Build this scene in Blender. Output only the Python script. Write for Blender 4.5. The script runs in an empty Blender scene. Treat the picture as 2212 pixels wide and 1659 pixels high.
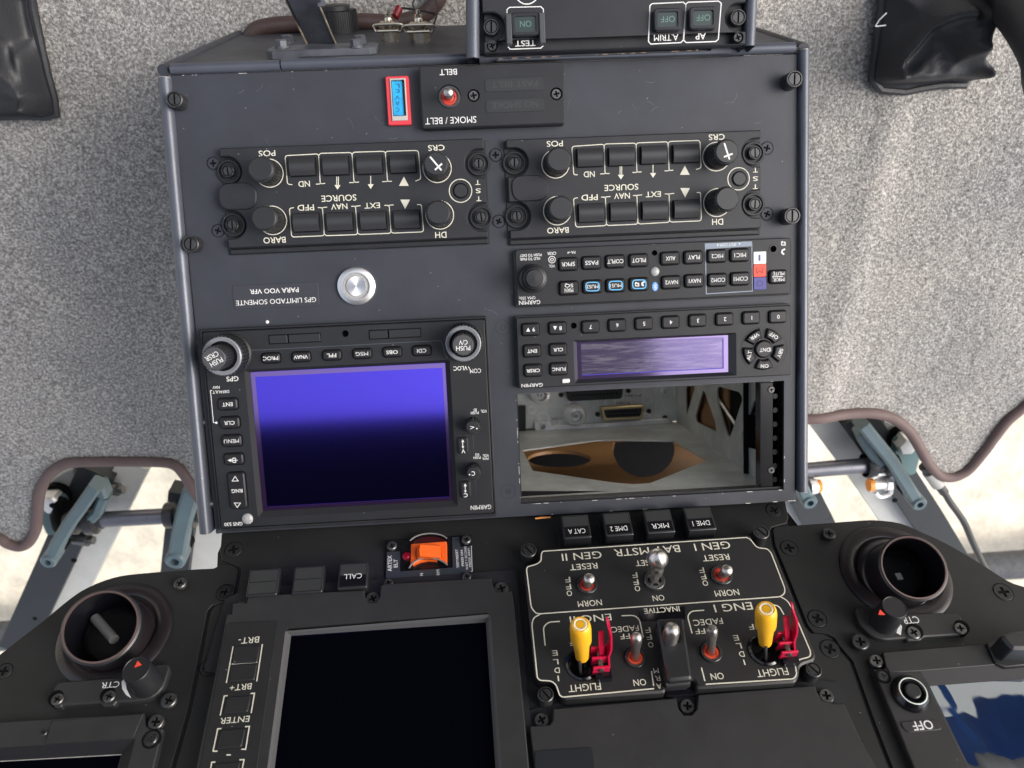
import bpy, math, random
import numpy as np
from mathutils import Matrix, Vector
from mathutils.geometry import tessellate_polygon
random.seed(7); rng = np.random.default_rng(7)
S = bpy.context.scene
C = bpy.data.collections.new('cockpit'); S.collection.children.link(C)
R = math.radians
# ------------------------------------------------------------ camera solved from the console's rack units
FOC = 1676.28; CX, CY = 1106.0, 829.5           # pixels of a 2212 px wide picture
Xc = np.array([0.9980284, -0.04971652, 0.03830912])
Yc = -np.array([0.04411636, 0.9898284, 0.13525343])
Nc = np.array([0.04464379, 0.1332967, -0.99007016])
TC = np.array([-186.277, -168.277, 422.971])     # console corner in camera coordinates, mm
a = R(21)
Wx = Xc; Wz = math.cos(a)*Nc - math.sin(a)*Yc; Wy = math.cos(a)*Yc + math.sin(a)*Nc
W = np.stack([Wx, Wy, Wz])                       # rows: world axes in camera coordinates
CAMH = 630.0
def c2w(p): return (W @ np.asarray(p, float) + np.array([0, 0, CAMH])) * .001
cd = bpy.data.cameras.new('camera'); cam = bpy.data.objects.new('camera', cd); C.objects.link(cam)
cd.sensor_width = 36; cd.lens = 36*FOC/2212; cd.clip_start = .01; cd.clip_end = 200
m3 = Matrix([list(W[:, 0]), list(-W[:, 1]), list(-W[:, 2])]).transposed()
cam.matrix_world = Matrix.Translation((0, 0, CAMH*.001)) @ m3.to_4x4()
cd.dof.use_dof = True; cd.dof.focus_distance = .44; cd.dof.aperture_fstop = 14
S.camera = cam
# ------------------------------------------------------------ daylight
SUN_EL, SUN_ROT = 42, 75
wd = bpy.data.worlds.new('World'); S.world = wd; wd.use_nodes = True
nt = wd.node_tree; bg = nt.nodes['Background']
sky = nt.nodes.new('ShaderNodeTexSky'); sky.sky_type = 'NISHITA'; sky.sun_disc = False
sky.sun_elevation = R(SUN_EL); sky.sun_rotation = R(SUN_ROT); sky.air_density = 1.0; sky.dust_density = 5.0; sky.ozone_density = 1.0
hs = nt.nodes.new('ShaderNodeHueSaturation'); hs.inputs['Saturation'].default_value = .45   # thin overcast whitens the blue
nt.links.new(sky.outputs[0], hs.inputs['Color']); nt.links.new(hs.outputs[0], bg.inputs[0]); bg.inputs[1].default_value = .15
sl = bpy.data.lights.new('sun', 'SUN'); sl.energy = .45; sl.angle = R(30); sl.color = (1, .96, .9)
so = bpy.data.objects.new('sun', sl); C.objects.link(so)
sd = Vector((math.sin(R(SUN_ROT))*math.cos(R(SUN_EL)), math.cos(R(SUN_ROT))*math.cos(R(SUN_EL)), math.sin(R(SUN_EL))))
so.rotation_euler = sd.to_track_quat('Z', 'Y').to_euler()
S.view_settings.view_transform = 'Standard'; S.view_settings.look = 'None'
S.view_settings.exposure = 1.1; S.view_settings.gamma = 1
# ------------------------------------------------------------ frames: planes that stand in the place
class Frame:
    def __init__(s, o, X, Y):
        s.o = np.array(o, float); s.X = np.array(X, float)/np.linalg.norm(X)
        Y = np.array(Y, float); Y = Y - s.X*(Y @ s.X); s.Y = Y/np.linalg.norm(Y); s.N = np.cross(s.X, s.Y)
        w = np.stack([W@s.X, W@s.Y, W@s.N], 1); s.rot = Matrix([list(r) for r in w])
    def px(s, x, y, h=0):
        r = np.array([(x-CX)/FOC, (y-CY)/FOC, 1.0]); o = s.o + s.N*h
        t = (o @ s.N)/(r @ s.N); d = r*t - o
        return float(d @ s.X), float(d @ s.Y)
    def p3(s, u, v, z=0): return s.o + s.X*u + s.Y*v + s.N*z      # camera coordinates
    def world(s, u, v, z=0): return Vector(c2w(s.p3(u, v, z)))
    def mat(s, u, v, z=0): return Matrix.Translation(s.world(u, v, z)) @ s.rot.to_4x4()
CON = Frame(TC, Xc, Yc)
Yi = np.array([-.0827, -.713, .6963]); Xi = np.array([.9966, -.057, .060])
def _inst():
    r1 = np.array([(1134-CX)/FOC, (1194-CY)/FOC, 1]); r2 = np.array([(1659-CX)/FOC, (1157.5-CY)/FOC, 1])
    n = np.cross(Xi, Yi); t2 = (r1@n)/(r2@n); return r1*(146/np.linalg.norm(r2*t2-r1))
INS = Frame(_inst(), Xi, Yi)
FLR = Frame(-Wz*CAMH, Wx, Wy)
REG = dict(A1=(600, 0, 1100, 2212), A2=(1600, 0, 1600, 2212), A3=(800, 480, 1200, 2212), A4=(1950, 480, 1200, 2212),
 A5=(1950, 900, 1200, 2212), A6=(700, 1000, 1260, 2212), A7=(700, 1500, 1260, 2212), A8=(1950, 1450, 1250, 2212),
 B1=(0, 2200, 1000, 2013), B2=(800, 2000, 1300, 2212), B3=(750, 2350, 1350, 2212), B4=(1950, 1950, 1350, 2212),
 B5=(1950, 2650, 1450, 2212), B6=(3100, 1950, 932, 1440), B7=(0, 1500, 900, 1493), B8=(3050, 1500, 982, 2036),
 C1=(0, 0, 800, 1659), C2=(3000, 0, 1032, 2140), C3=(950, 0, 950, 2212), C4=(3000, 800, 1032, 1902),
 C5=(3300, 2400, 732, 1946), C6=(1500, 2080, 400, 2212), G=(0, 0, 4032, 2212))
class Z:
    """measurements taken on an enlarged survey sheet, turned into millimetres on a frame at height h"""
    def __init__(s, reg, fr, h=0):
        s.x0, s.y0, w, i = REG[reg]; s.k = w/i; s.fr = fr; s.h = h; s.reg = reg
    def p(s, x, y): return (s.x0+x*s.k)*2212/4032, (s.y0+y*s.k)*2212/4032
    def __call__(s, x, y, h=None): return s.fr.px(*s.p(x, y), s.h if h is None else h)
    def sz(s, x, y, w, h=0):
        a = s(x-w/2, y); b = s(x+w/2, y); c = s(x, y-h/2); d = s(x, y+h/2)
        return math.dist(a, b), math.dist(c, d)
    def at(s, h): z = Z(s.reg, s.fr, h); return z
    def pts(s, L): return [s(x, y) for x, y in L]
# ------------------------------------------------------------ materials
MAT = {}
def mat(name, col, rough=.5, metal=0, bump=0, bscale=900, speck=0, spec=.5, var=0, vscale=60, coat=0, emit=None):
    if name in MAT: return MAT[name]
    m = bpy.data.materials.new(name); m.use_nodes = True; t = m.node_tree; b = t.nodes['Principled BSDF']; L = t.links
    b.inputs['Base Color'].default_value = (*col, 1); b.inputs['Roughness'].default_value = rough
    b.inputs['Metallic'].default_value = metal; b.inputs['Specular IOR Level'].default_value = spec
    b.inputs['Coat Weight'].default_value = coat; b.inputs['Coat Roughness'].default_value = .08
    tc = t.nodes.new('ShaderNodeTexCoord'); src = None
    def noise(sc, det=2, r=.55):
        n = t.nodes.new('ShaderNodeTexNoise'); n.inputs['Scale'].default_value = sc; n.inputs['Detail'].default_value = det
        n.inputs['Roughness'].default_value = r; L.new(tc.outputs['Object'], n.inputs['Vector']); return n
    def ramp(s, p0, p1, c0=(0, 0, 0, 1), c1=(1, 1, 1, 1)):
        r = t.nodes.new('ShaderNodeValToRGB'); r.color_ramp.elements[0].position = p0; r.color_ramp.elements[1].position = p1
        r.color_ramp.elements[0].color = c0; r.color_ramp.elements[1].color = c1; L.new(s, r.inputs[0]); return r
    if var:
        n = noise(vscale, 5, .65)
        r = ramp(n.outputs[0], .3, .7, tuple(c*(1-var) for c in col)+(1,), tuple(min(1, c*(1+var)) for c in col)+(1,)); src = r.outputs[0]
        n2 = noise(vscale*1.7, 4); r2 = ramp(n2.outputs[0], .3, .75, (max(0, rough-.035),)*3+(1,), (min(1, rough+.05),)*3+(1,)); L.new(r2.outputs[0], b.inputs['Roughness'])
    if speck:
        v = t.nodes.new('ShaderNodeTexVoronoi'); v.inputs['Scale'].default_value = 260; L.new(tc.outputs['Object'], v.inputs['Vector'])
        r = ramp(v.outputs['Distance'], .035, .075, (1, 1, 1, 1), (0, 0, 0, 1))
        sx = t.nodes.new('ShaderNodeSeparateColor'); L.new(v.outputs['Color'], sx.inputs[0])
        g = t.nodes.new('ShaderNodeMath'); g.operation = 'GREATER_THAN'; g.inputs[1].default_value = 1-speck; L.new(sx.outputs[0], g.inputs[0])
        mu = t.nodes.new('ShaderNodeMath'); mu.operation = 'MULTIPLY'; L.new(r.outputs[0], mu.inputs[0]); L.new(g.outputs[0], mu.inputs[1])
        mx = t.nodes.new('ShaderNodeMix'); mx.data_type = 'RGBA'; L.new(mu.outputs[0], mx.inputs[0])
        if src: L.new(src, mx.inputs[6])
        else: mx.inputs[6].default_value = (*col, 1)
        mx.inputs[7].default_value = (.35, .34, .32, 1); src = mx.outputs[2]
    if src: L.new(src, b.inputs['Base Color'])
    if bump:
        n = noise(bscale, 3, .7); bp = t.nodes.new('ShaderNodeBump'); bp.inputs['Strength'].default_value = 1; bp.inputs['Distance'].default_value = bump*.001
        L.new(n.outputs[0], bp.inputs['Height']); L.new(bp.outputs[0], b.inputs['Normal'])
    if emit: b.inputs['Emission Color'].default_value = (*emit[0], 1); b.inputs['Emission Strength'].default_value = emit[1]
    MAT[name] = m; return m
K_CON = mat('console_paint', (.033, .036, .046), .46, bump=.04, bscale=1500, speck=.12, var=.16, vscale=28, spec=.36)
K_UNIT = mat('unit_paint', (.017, .018, .021), .44, bump=.035, bscale=1800, speck=.10, var=.14, spec=.34)
K_DCP = mat('control_paint', (.019, .020, .024), .42, bump=.035, bscale=1500, speck=.10, var=.14, spec=.36)
K_INS = mat('instrument_paint', (.013, .0135, .014), .5, bump=.045, bscale=1300, speck=.10, var=.2, vscale=25, spec=.4)
K_MFD = mat('display_case_paint', (.022, .022, .023), .52, bump=.035, bscale=1500, speck=.08, var=.14, spec=.4)
K_ENG = mat('engine_panel_paint', (.012, .012, .013), .5, bump=.03, bscale=1500, speck=.03, var=.1)
K_RUB = mat('key_rubber', (.013, .013, .015), .40, bump=.015, bscale=2500, var=.2, vscale=120, spec=.4)
K_KNOB = mat('knob_plastic', (.016, .017, .019), .38, bump=.015, bscale=2500)
K_DARK = mat('dark_void', (.004, .004, .005), .8, spec=.1)  # near-black: stands for shade in recesses and gaps, colours black parts too
K_GLOSS = mat('gloss_black', (.006, .006, .008), .18)
K_RAIL = mat('rail_paint', (.075, .083, .105), .36, metal=.2, bump=.05, bscale=900, speck=.08, var=.12, vscale=40)
K_WHITE = mat('white_print', (.66, .66, .65), .5)
K_CREAM = mat('cream_print', (.62, .60, .50), .5)
K_GREEN = mat('dim_legend', (.022, .036, .036), .35)
K_DIM = mat('dim_print', (.036, .038, .04), .5)
K_STEEL = mat('worn_steel', (.50, .48, .46), .36, metal=1, var=.12, vscale=150)
K_BRIGHT = mat('brushed_steel', (.86, .85, .84), .38, metal=1)
K_SCREW = mat('blackened_steel', (.07, .07, .072), .33, metal=.7, bump=.03, bscale=1200, var=.3, vscale=300)
K_SCREWW = mat('worn_screw', (.13, .13, .13), .36, metal=.8, var=.3, vscale=400)
K_RED = mat('red_rubber', (.50, .035, .02), .5, var=.15, vscale=300)
K_REDG = mat('red_guard', (.48, .006, .045), .3, var=.15, vscale=150)
K_REDF = mat('red_frame', (.62, .04, .055), .45)
K_REDM = mat('red_marker', (.75, .06, .03), .5)
K_YEL = mat('yellow_knob', (.78, .40, .016), .34, bump=.02, bscale=2000)
K_ORG = mat('orange_plastic', (.85, .13, .015), .38, var=.05)
K_BLUE = mat('blue_label', (.015, .33, .66), .4, var=.25, vscale=250)
K_CYAN = mat('cyan_print', (.10, .42, .75), .5)
K_VIO = mat('violet_lamp', (.05, .045, .22), .4)
K_CLEARW = mat('pale_lamp', (.62, .62, .62), .3)
K_SENS = mat('sensor_dome', (.30, .30, .30), .3)
K_ALU = mat('rack_aluminium', (.46, .48, .47), .40, metal=.35, bump=.03, bscale=500, var=.30, vscale=28)
K_ALUL = mat('rack_flange', (.85, .84, .83), .35, metal=.5, var=.2, vscale=60)
K_GOLD = mat('gold_plate', (.62, .50, .28), .3, metal=1)
K_BROWN = mat('brown_board', (.19, .095, .032), .55, var=.12, vscale=20)
K_TEAL = mat('pedal_paint', (.085, .125, .14), .45, var=.1, vscale=40)
K_BEAM = mat('beam_paint', (.45, .45, .43), .5, var=.1, vscale=20)
K_BEAMD = mat('beam_dark', (.018, .021, .024), .5, var=.1, vscale=20)
K_ROD = mat('rod_steel', (.16, .16, .18), .3, metal=.7, var=.1)
K_CABLE = mat('cable_rubber', (.03, .03, .03), .5)
K_PINK = mat('trim_leather', (.12, .08, .075), .7, bump=.15, bscale=600, var=.1, vscale=60)
K_TRIMB = mat('hose_leather', (.055, .035, .032), .45, bump=.15, bscale=400, var=.2, vscale=60)
K_RIM = mat('bronze_rim', (.20, .14, .13), .3, metal=.6)
K_PLUM = mat('vent_plastic', (.013, .010, .012), .3, var=.1)
K_AMBER = mat('amber_cap', (.8, .28, .03), .4)
K_SHADE = mat('shade_slab_black', (.005, .0055, .006), .9, spec=.1)  # near-black of the added slabs that darken the screen reflections
K_BRK = mat('bracket_paint', (.075, .082, .098), .45, bump=.05, bscale=600, speck=.12, var=.35, vscale=60)
K_STICK = mat('stick_grip', (.012, .013, .018), .5)
K_WEAR = mat('bare_edge', (.55, .53, .50), .4, metal=.5, var=.3, vscale=400)
def nodes_of(m): return m.node_tree, m.node_tree.nodes['Principled BSDF'], m.node_tree.links
# ------------------------------------------------------------ objects
def props(o, label=None, cat=None, group=None, kind=None):
    if label: o['label'] = label
    if cat: o['category'] = cat
    if group: o['group'] = group
    if kind: o['kind'] = kind
    return o
class T:
    """a thing: an Empty lying on a frame, its parts in the frame's axes"""
    def __init__(s, name, label, cat, fr, uv, z=0, group=None, kind=None):
        s.fr = fr; s.c = (uv[0], uv[1], z); s.o = bpy.data.objects.new(name, None); C.objects.link(s.o)
        s.o.empty_display_size = .01
        s.o.matrix_world = fr.mat(uv[0], uv[1], z); props(s.o, label, cat, group, kind)
class M:
    def __init__(s): s.v = []; s.f = []; s.mi = []
    def add(s, V, F):
        b = len(s.v); s.v += [tuple(map(float, p)) for p in V]; s.f += [tuple(b+i for i in f) for f in F]; return s
    def poly(s, P, z0, z1, bev=0, holes=(), bottom=False):
        """upright prism of outline P (u,v), with holes, top edge bevelled"""
        P = ccw(P); n = len(P)
        if bev:
            Q = inset(P, bev); s.add([(*p, z0) for p in P]+[(*p, z1-bev) for p in P]+[(*q, z1) for q in Q],
              [(i, (i+1) % n, n+(i+1) % n, n+i) for i in range(n)]+[(n+i, n+(i+1) % n, 2*n+(i+1) % n, 2*n+i) for i in range(n)])
        else:
            Q = P; s.add([(*p, z0) for p in P]+[(*p, z1) for p in P], [(i, (i+1) % n, n+(i+1) % n, n+i) for i in range(n)])
        H = [ccw(h)[::-1] for h in holes]
        loops = [Q]+H
        if holes:
            tr = tessellate_polygon([[Vector((*p, 0)) for p in l] for l in loops]); allp = [p for l in loops for p in l]
            F = []
            for t in tr:
                (ax, ay), (bx, by), (cx, cy) = (allp[i] for i in t)
                F.append(t if (bx-ax)*(cy-ay)-(by-ay)*(cx-ax) > 0 else t[::-1])
            s.add([(*p, z1) for p in allp], F)
            if bottom: s.add([(*p, z0) for p in allp], [f[::-1] for f in F])
        else:
            s.add([(*p, z1) for p in Q], [tuple(range(n))])
            if bottom: s.add([(*p, z0) for p in P], [tuple(range(n))[::-1]])
        for h in H:
            k = len(h); s.add([(*p, z0) for p in h]+[(*p, z1) for p in h], [(i, (i+1) % k, k+(i+1) % k, k+i) for i in range(k)])
        return s
    def box(s, c, w, h, z0, z1, r=0, bev=0, ang=0, holes=(), bottom=False):
        return s.poly(rrect(c, w, h, r, ang), z0, z1, bev, holes, bottom)
    def cyl(s, c, r, z0, z1, bev=0, n=28, holes=()): return s.poly(circ(c, r, n), z0, z1, bev, holes)
    def ring(s, c, r0, r1, z0, z1, n=32, bev=0): return s.poly(circ(c, r1, n), z0, z1, bev, [circ(c, r0, n)])
    def gear(s, c, r, d, teeth, z0, z1, bev=0):
        P = []
        for i in range(teeth):
            for k, rr in ((0, r), (.45, r), (.55, r-d), (.95, r-d)):
                t = 2*math.pi*(i+k)/teeth; P.append((c[0]+rr*math.cos(t), c[1]+rr*math.sin(t)))
        return s.poly(P, z0, z1, bev)
    def lathe(s, c, prof, n=32, ax=(0, 0, 1), cap=False):
        """profile of (radius, height) round an axis through c (u,v,z)"""
        q = Vector(ax).to_track_quat('Z', 'Y'); V = []
        for r, h in prof:
            for i in range(n):
                t = 2*math.pi*i/n; p = q @ Vector((r*math.cos(t), r*math.sin(t), h)); V.append((c[0]+p.x, c[1]+p.y, c[2]+p.z))
        F = [(a*n+i, a*n+(i+1) % n, (a+1)*n+(i+1) % n, (a+1)*n+i) for a in range(len(prof)-1) for i in range(n)]
        if cap and prof[-1][0] > 1e-3: F.append(tuple((len(prof)-1)*n+i for i in range(n)))
        return s.add(V, F)
    def tube(s, P, r, n=12, caps=True, flat=None):
        """round bar along 3-d points; r a number or list"""
        P = [Vector(p) for p in P]; rr = r if isinstance(r, (list, tuple)) else [r]*len(P); V = []; up = None
        for i, p in enumerate(P):
            d = (P[min(i+1, len(P)-1)]-P[max(i-1, 0)]).normalized()
            if up is None: up = d.orthogonal().normalized() if flat is None else Vector(flat)
            up = (up-d*up.dot(d)).normalized(); sd_ = d.cross(up)
            for k in range(n):
                t = 2*math.pi*k/n; q = p+up*math.cos(t)*rr[i]+sd_*math.sin(t)*rr[i]; V.append(q[:])
        F = [(a*n+i, a*n+(i+1) % n, (a+1)*n+(i+1) % n, (a+1)*n+i) for a in range(len(P)-1) for i in range(n)]
        if caps: F += [tuple(range(n))[::-1], tuple((len(P)-1)*n+i for i in range(n))]
        return s.add(V, F)
    def bar(s, a, b, w, h, up=(0, 0, 1), bev=.4):
        """rectangular bar between 3-d points, w across, h along up"""
        a = Vector(a); b = Vector(b); d = (b-a).normalized(); up = Vector(up); sd_ = d.cross(up).normalized(); up = sd_.cross(d).normalized()
        V = []; w2, h2 = w/2, h/2; k = min(bev, w2*.6, h2*.6)
        sec = [(-w2+k, -h2), (w2-k, -h2), (w2, -h2+k), (w2, h2-k), (w2-k, h2), (-w2+k, h2), (-w2, h2-k), (-w2, -h2+k)]
        for p in (a, b): V += [(p+sd_*x+up*y)[:] for x, y in sec]
        return s.add(V, [(i, (i+1) % 8, 8+(i+1) % 8, 8+i) for i in range(8)]+[tuple(range(8))[::-1], tuple(range(8, 16))])
    def ball(s, c, r, n=16, z=1.0, half=False):
        k = n//2; prof = [(max(r*math.sin(math.pi*i/k/(2 if half else 1)), 1e-4), (-1 if not half else 1)*r*z*math.cos(math.pi*i/k/(2 if half else 1))) for i in range(k+1)]
        if half: prof = prof[::-1]
        return s.lathe(c, prof, n)
    def line(s, P, w, z, closed=False):
        """flat printed line through (u,v) points"""
        n = len(P); V = []
        for i, p in enumerate(P):
            a_ = P[(i-1) % n] if (closed or i) else P[i]; b_ = P[(i+1) % n] if (closed or i < n-1) else P[i]
            d1 = Vector(p)-Vector(a_); d2 = Vector(b_)-Vector(p)
            if d1.length < 1e-6: d1 = d2
            if d2.length < 1e-6: d2 = d1
            d = (d1.normalized()+d2.normalized()).normalized(); nn = Vector((-d.y, d.x)); c_ = max(.5, abs(nn.dot(Vector((-d1.y, d1.x)).normalized())))
            o = nn*(w/2/c_); V += [(p[0]+o.x, p[1]+o.y, z), (p[0]-o.x, p[1]-o.y, z)]
        return s.add(V, [(2*i, 2*i+1, 2*((i+1) % n)+1, 2*((i+1) % n)) for i in range(n if closed else n-1)])
    def flat(s, P, z): P = ccw(P); return s.add([(*p, z) for p in P], [tuple(range(len(P)))])
    def done(s, name, mt, t, parent=None, label=None, smooth=38, kind=None):
        me = bpy.data.meshes.new(name); c = t.c; me.from_pydata([((x-c[0])*.001, (y-c[1])*.001, (z-c[2])*.001) for x, y, z in s.v], [], s.f)
        me.materials.append(mt); me.shade_smooth(); me.set_sharp_from_angle(angle=R(smooth))
        o = bpy.data.objects.new(name, me); C.objects.link(o); o.parent = parent or t.o
        if label: o['label'] = label
        if kind: o['kind'] = kind
        return o
def area(P): return sum(P[i][0]*P[(i+1) % len(P)][1]-P[(i+1) % len(P)][0]*P[i][1] for i in range(len(P)))
def ccw(P): P = [tuple(p) for p in P]; return P if area(P) > 0 else P[::-1]
def inset(P, d):
    n = len(P); Q = []
    for i in range(n):
        a_, b_, c_ = Vector(P[i-1]), Vector(P[i]), Vector(P[(i+1) % n]); d1 = (b_-a_).normalized(); d2 = (c_-b_).normalized()
        n1 = Vector((-d1.y, d1.x)); n2 = Vector((-d2.y, d2.x)); m_ = (n1+n2)
        m_ = m_.normalized() if m_.length > 1e-6 else n1
        Q.append(tuple(b_+m_*(d/max(.5, m_.dot(n1)))))
    return Q
def circ(c, r, n=28, a0=0, a1=2*math.pi): 
    full = abs(a1-a0-2*math.pi) < 1e-6
    return [(c[0]+r*math.cos(a0+(a1-a0)*i/(n if full else n-1)), c[1]+r*math.sin(a0+(a1-a0)*i/(n if full else n-1))) for i in range(n)]
def rrect(c, w, h, r=0, ang=0, k=4):
    P = []
    if r <= 0: P = [(-w/2, -h/2), (w/2, -h/2), (w/2, h/2), (-w/2, h/2)]
    else:
        r = min(r, w/2*.98, h/2*.98)
        for (x, y, a0) in ((w/2-r, -h/2+r, -90), (w/2-r, h/2-r, 0), (-w/2+r, h/2-r, 90), (-w/2+r, -h/2+r, 180)):
            P += [(x+r*math.cos(R(a0+90*i/k)), y+r*math.sin(R(a0+90*i/k))) for i in range(k+1)]
    cs, sn = math.cos(R(ang)), math.sin(R(ang))
    return [(c[0]+x*cs-y*sn, c[1]+x*sn+y*cs) for x, y in P]
def soft(P, r, k=4):
    """round every corner of outline P by r"""
    n = len(P); Q = []
    for i in range(n):
        a_, b_, c_ = Vector(P[i-1]), Vector(P[i]), Vector(P[(i+1) % n]); l = min(r, (a_-b_).length*.45, (c_-b_).length*.45)
        p = b_+(a_-b_).normalized()*l; q = b_+(c_-b_).normalized()*l
        for j in range(k+1):
            t = j/k; Q.append(tuple(p*(1-t)**2+b_*2*t*(1-t)+q*t*t))
    return Q
def curve(P, k=6, closed=False):
    """smooth line through points"""
    n = len(P); Q = []
    P = [np.array(p, float) for p in P]
    for i in range(n if closed else n-1):
        p0, p1, p2, p3 = (P[(i-1) % n], P[i], P[(i+1) % n], P[(i+2) % n]) if closed else (P[max(i-1, 0)], P[i], P[i+1], P[min(i+2, n-1)])
        for j in range(k):
            t = j/k; Q.append(tuple(.5*(2*p1+(p2-p0)*t+(2*p0-5*p1+4*p2-p3)*t*t+(3*p1-p0-3*p2+p3)*t**3)))
    if not closed: Q.append(tuple(P[-1]))
    return Q
# ---- lettering
_tx = {}
def glyphs(sx, bold=0):
    if (sx, bold) not in _tx:
        cu = bpy.data.curves.new('lettering', 'FONT'); cu.body = sx; cu.offset = bold; cu.resolution_u = 3; cu.align_x = 'LEFT'
        o = bpy.data.objects.new('lettering', cu); C.objects.link(o); dg = bpy.context.evaluated_depsgraph_get()
        me = bpy.data.meshes.new_from_object(o.evaluated_get(dg)); V = np.array([v.co[:2] for v in me.vertices]).reshape(-1, 2); F = [tuple(p.vertices) for p in me.polygons]
        bpy.data.objects.remove(o); bpy.data.curves.remove(cu); bpy.data.meshes.remove(me)
        lo, hi = V.min(0), V.max(0); _tx[(sx, bold)] = ((V-(lo+hi)/2), F, hi-lo)
    return _tx[(sx, bold)]
def put(mm, z, sx, x, y, w, h, ang=180, bold=.006, up=.06):
    """text centred at survey point (x,y), w along the reading direction, h letter height, in survey pixels"""
    bold = 0 if 'M' in sx or 'W' in sx else min(bold, .012)
    V, F, d = glyphs(sx, bold); c = z(x, y); a_ = ang % 180
    if 45 < a_ < 135: hh, ww = z.sz(x, y, h, w)
    else: ww, hh = z.sz(x, y, w, h)
    k = np.array([ww/d[0], hh/d[1]]) if w else np.array([hh/d[1]]*2); V2 = V*k; cs, sn = math.cos(R(ang)), math.sin(R(ang))
    zt = z.h+up
    Fv = []
    for f in F:
        Fv.append(f)
    mm.add([(c[0]+p[0]*cs-p[1]*sn, c[1]+p[0]*sn+p[1]*cs, zt) for p in V2], Fv)
# ---- fasteners (meshes shared)
_fm = {}
def fastener(t, z, x, y, rpx, kind='cross', zt=None, mt=None, parent=None, proud=1.2, ang=None, name=None, label=None):
    """screw whose head centre is at survey point (x,y) at the survey height; kinds: cross, slot, ring"""
    c = z(x, y); r = round(z.sz(x, y, 2*rpx, 0)[0]/2, 1); mt = mt or K_SCREW; proud = round(proud, 1)
    key = (kind, r, proud, mt.name)
    if key not in _fm:
        m_ = M(); f_ = M()
        if kind == 'cross':
            w_ = r*.17; l_ = r*.60; X = [(w_, w_), (w_, l_), (-w_, l_), (-w_, w_), (-l_, w_), (-l_, -w_), (-w_, -w_), (-w_, -l_), (w_, -l_), (w_, -w_), (l_, -w_), (l_, w_)]
            m_.poly(circ((0, 0), r, 24), -.3, proud, min(.45, r*.2, proud*.45), [X]); f_.flat(X, proud-min(.9, proud-.06))
        elif kind == 'slot':
            X = rrect((0, 0), r*.20, r*1.30); m_.poly(circ((0, 0), r*.74, 24), 0, proud-.3, .25, [X]); f_.flat(X, proud-1.3)
            m_.poly(circ((0, 0), r, 28), -.3, proud, .35, [circ((0, 0), r*.82, 28)]); f_.flat(circ((0, 0), r*.83, 28), .06)
        elif kind == 'hex':
            m_.poly(circ((0, 0), r, 6), 0, proud, .4); m_.cyl((0, 0), r*1.15, 0, proud*.25, 0, 20)
        nf = len(m_.f); m_.add(f_.v, f_.f)
        me = bpy.data.meshes.new('fastener'); me.from_pydata([(p[0]*.001, p[1]*.001, p[2]*.001) for p in m_.v], [], m_.f)
        me.materials.append(mt); me.materials.append(K_DARK)  # recess floor coloured near-black to read as shade
        for k in range(nf, len(m_.f)): me.polygons[k].material_index = 1
        me.shade_smooth(); me.set_sharp_from_angle(angle=R(38)); _fm[key] = me
    o = bpy.data.objects.new(name or ('screw' if kind != 'hex' else 'bolt'), _fm[key]); C.objects.link(o); o.parent = parent or t.o
    z0 = (z.h-proud) if zt is None else zt
    o.location = ((c[0]-t.c[0])*.001, (c[1]-t.c[1])*.001, (z0-t.c[2])*.001)
    o.rotation_euler.z = random.uniform(-.5, .5) if ang is None else R(ang)
    if label: o['label'] = label
    return o
def key(t, z, x, y, w, h, base, hgt=1.6, r=1.0, name='button', mt=None, bev=.5, ang=0, well=True, label=None):
    """rubber key with a dark well round it; survey size at the key's top"""
    zz = z.at(base+hgt); c = zz(x, y); ww, hh = zz.sz(x, y, w, h)
    o = M().box(c, ww, hh, base, base+hgt, r, bev, ang).done(name, mt or K_RUB, t, label=label)
    if well: M().box(c, ww+1.1, hh+1.1, base-.2, base+.12, r+.4, 0, ang).done('key_well', K_DARK, t, parent=o)
    return o, c, zz
# ============================================================ setting: ground, carpet
def quad(name, mt, P, kind='structure'):
    me = bpy.data.meshes.new(name); me.from_pydata(P, [], [tuple(range(len(P)))]); me.materials.append(mt)
    o = bpy.data.objects.new(name, me); C.objects.link(o); o['kind'] = kind; return o
K_GND = mat('concrete', (.66, .60, .49), .85, bump=2.5, bscale=60, var=.24, vscale=14)
GZ = -.95
quad('ground', K_GND, [(-60, -60, GZ), (60, -60, GZ), (60, 60, GZ), (-60, 60, GZ)])
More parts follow.
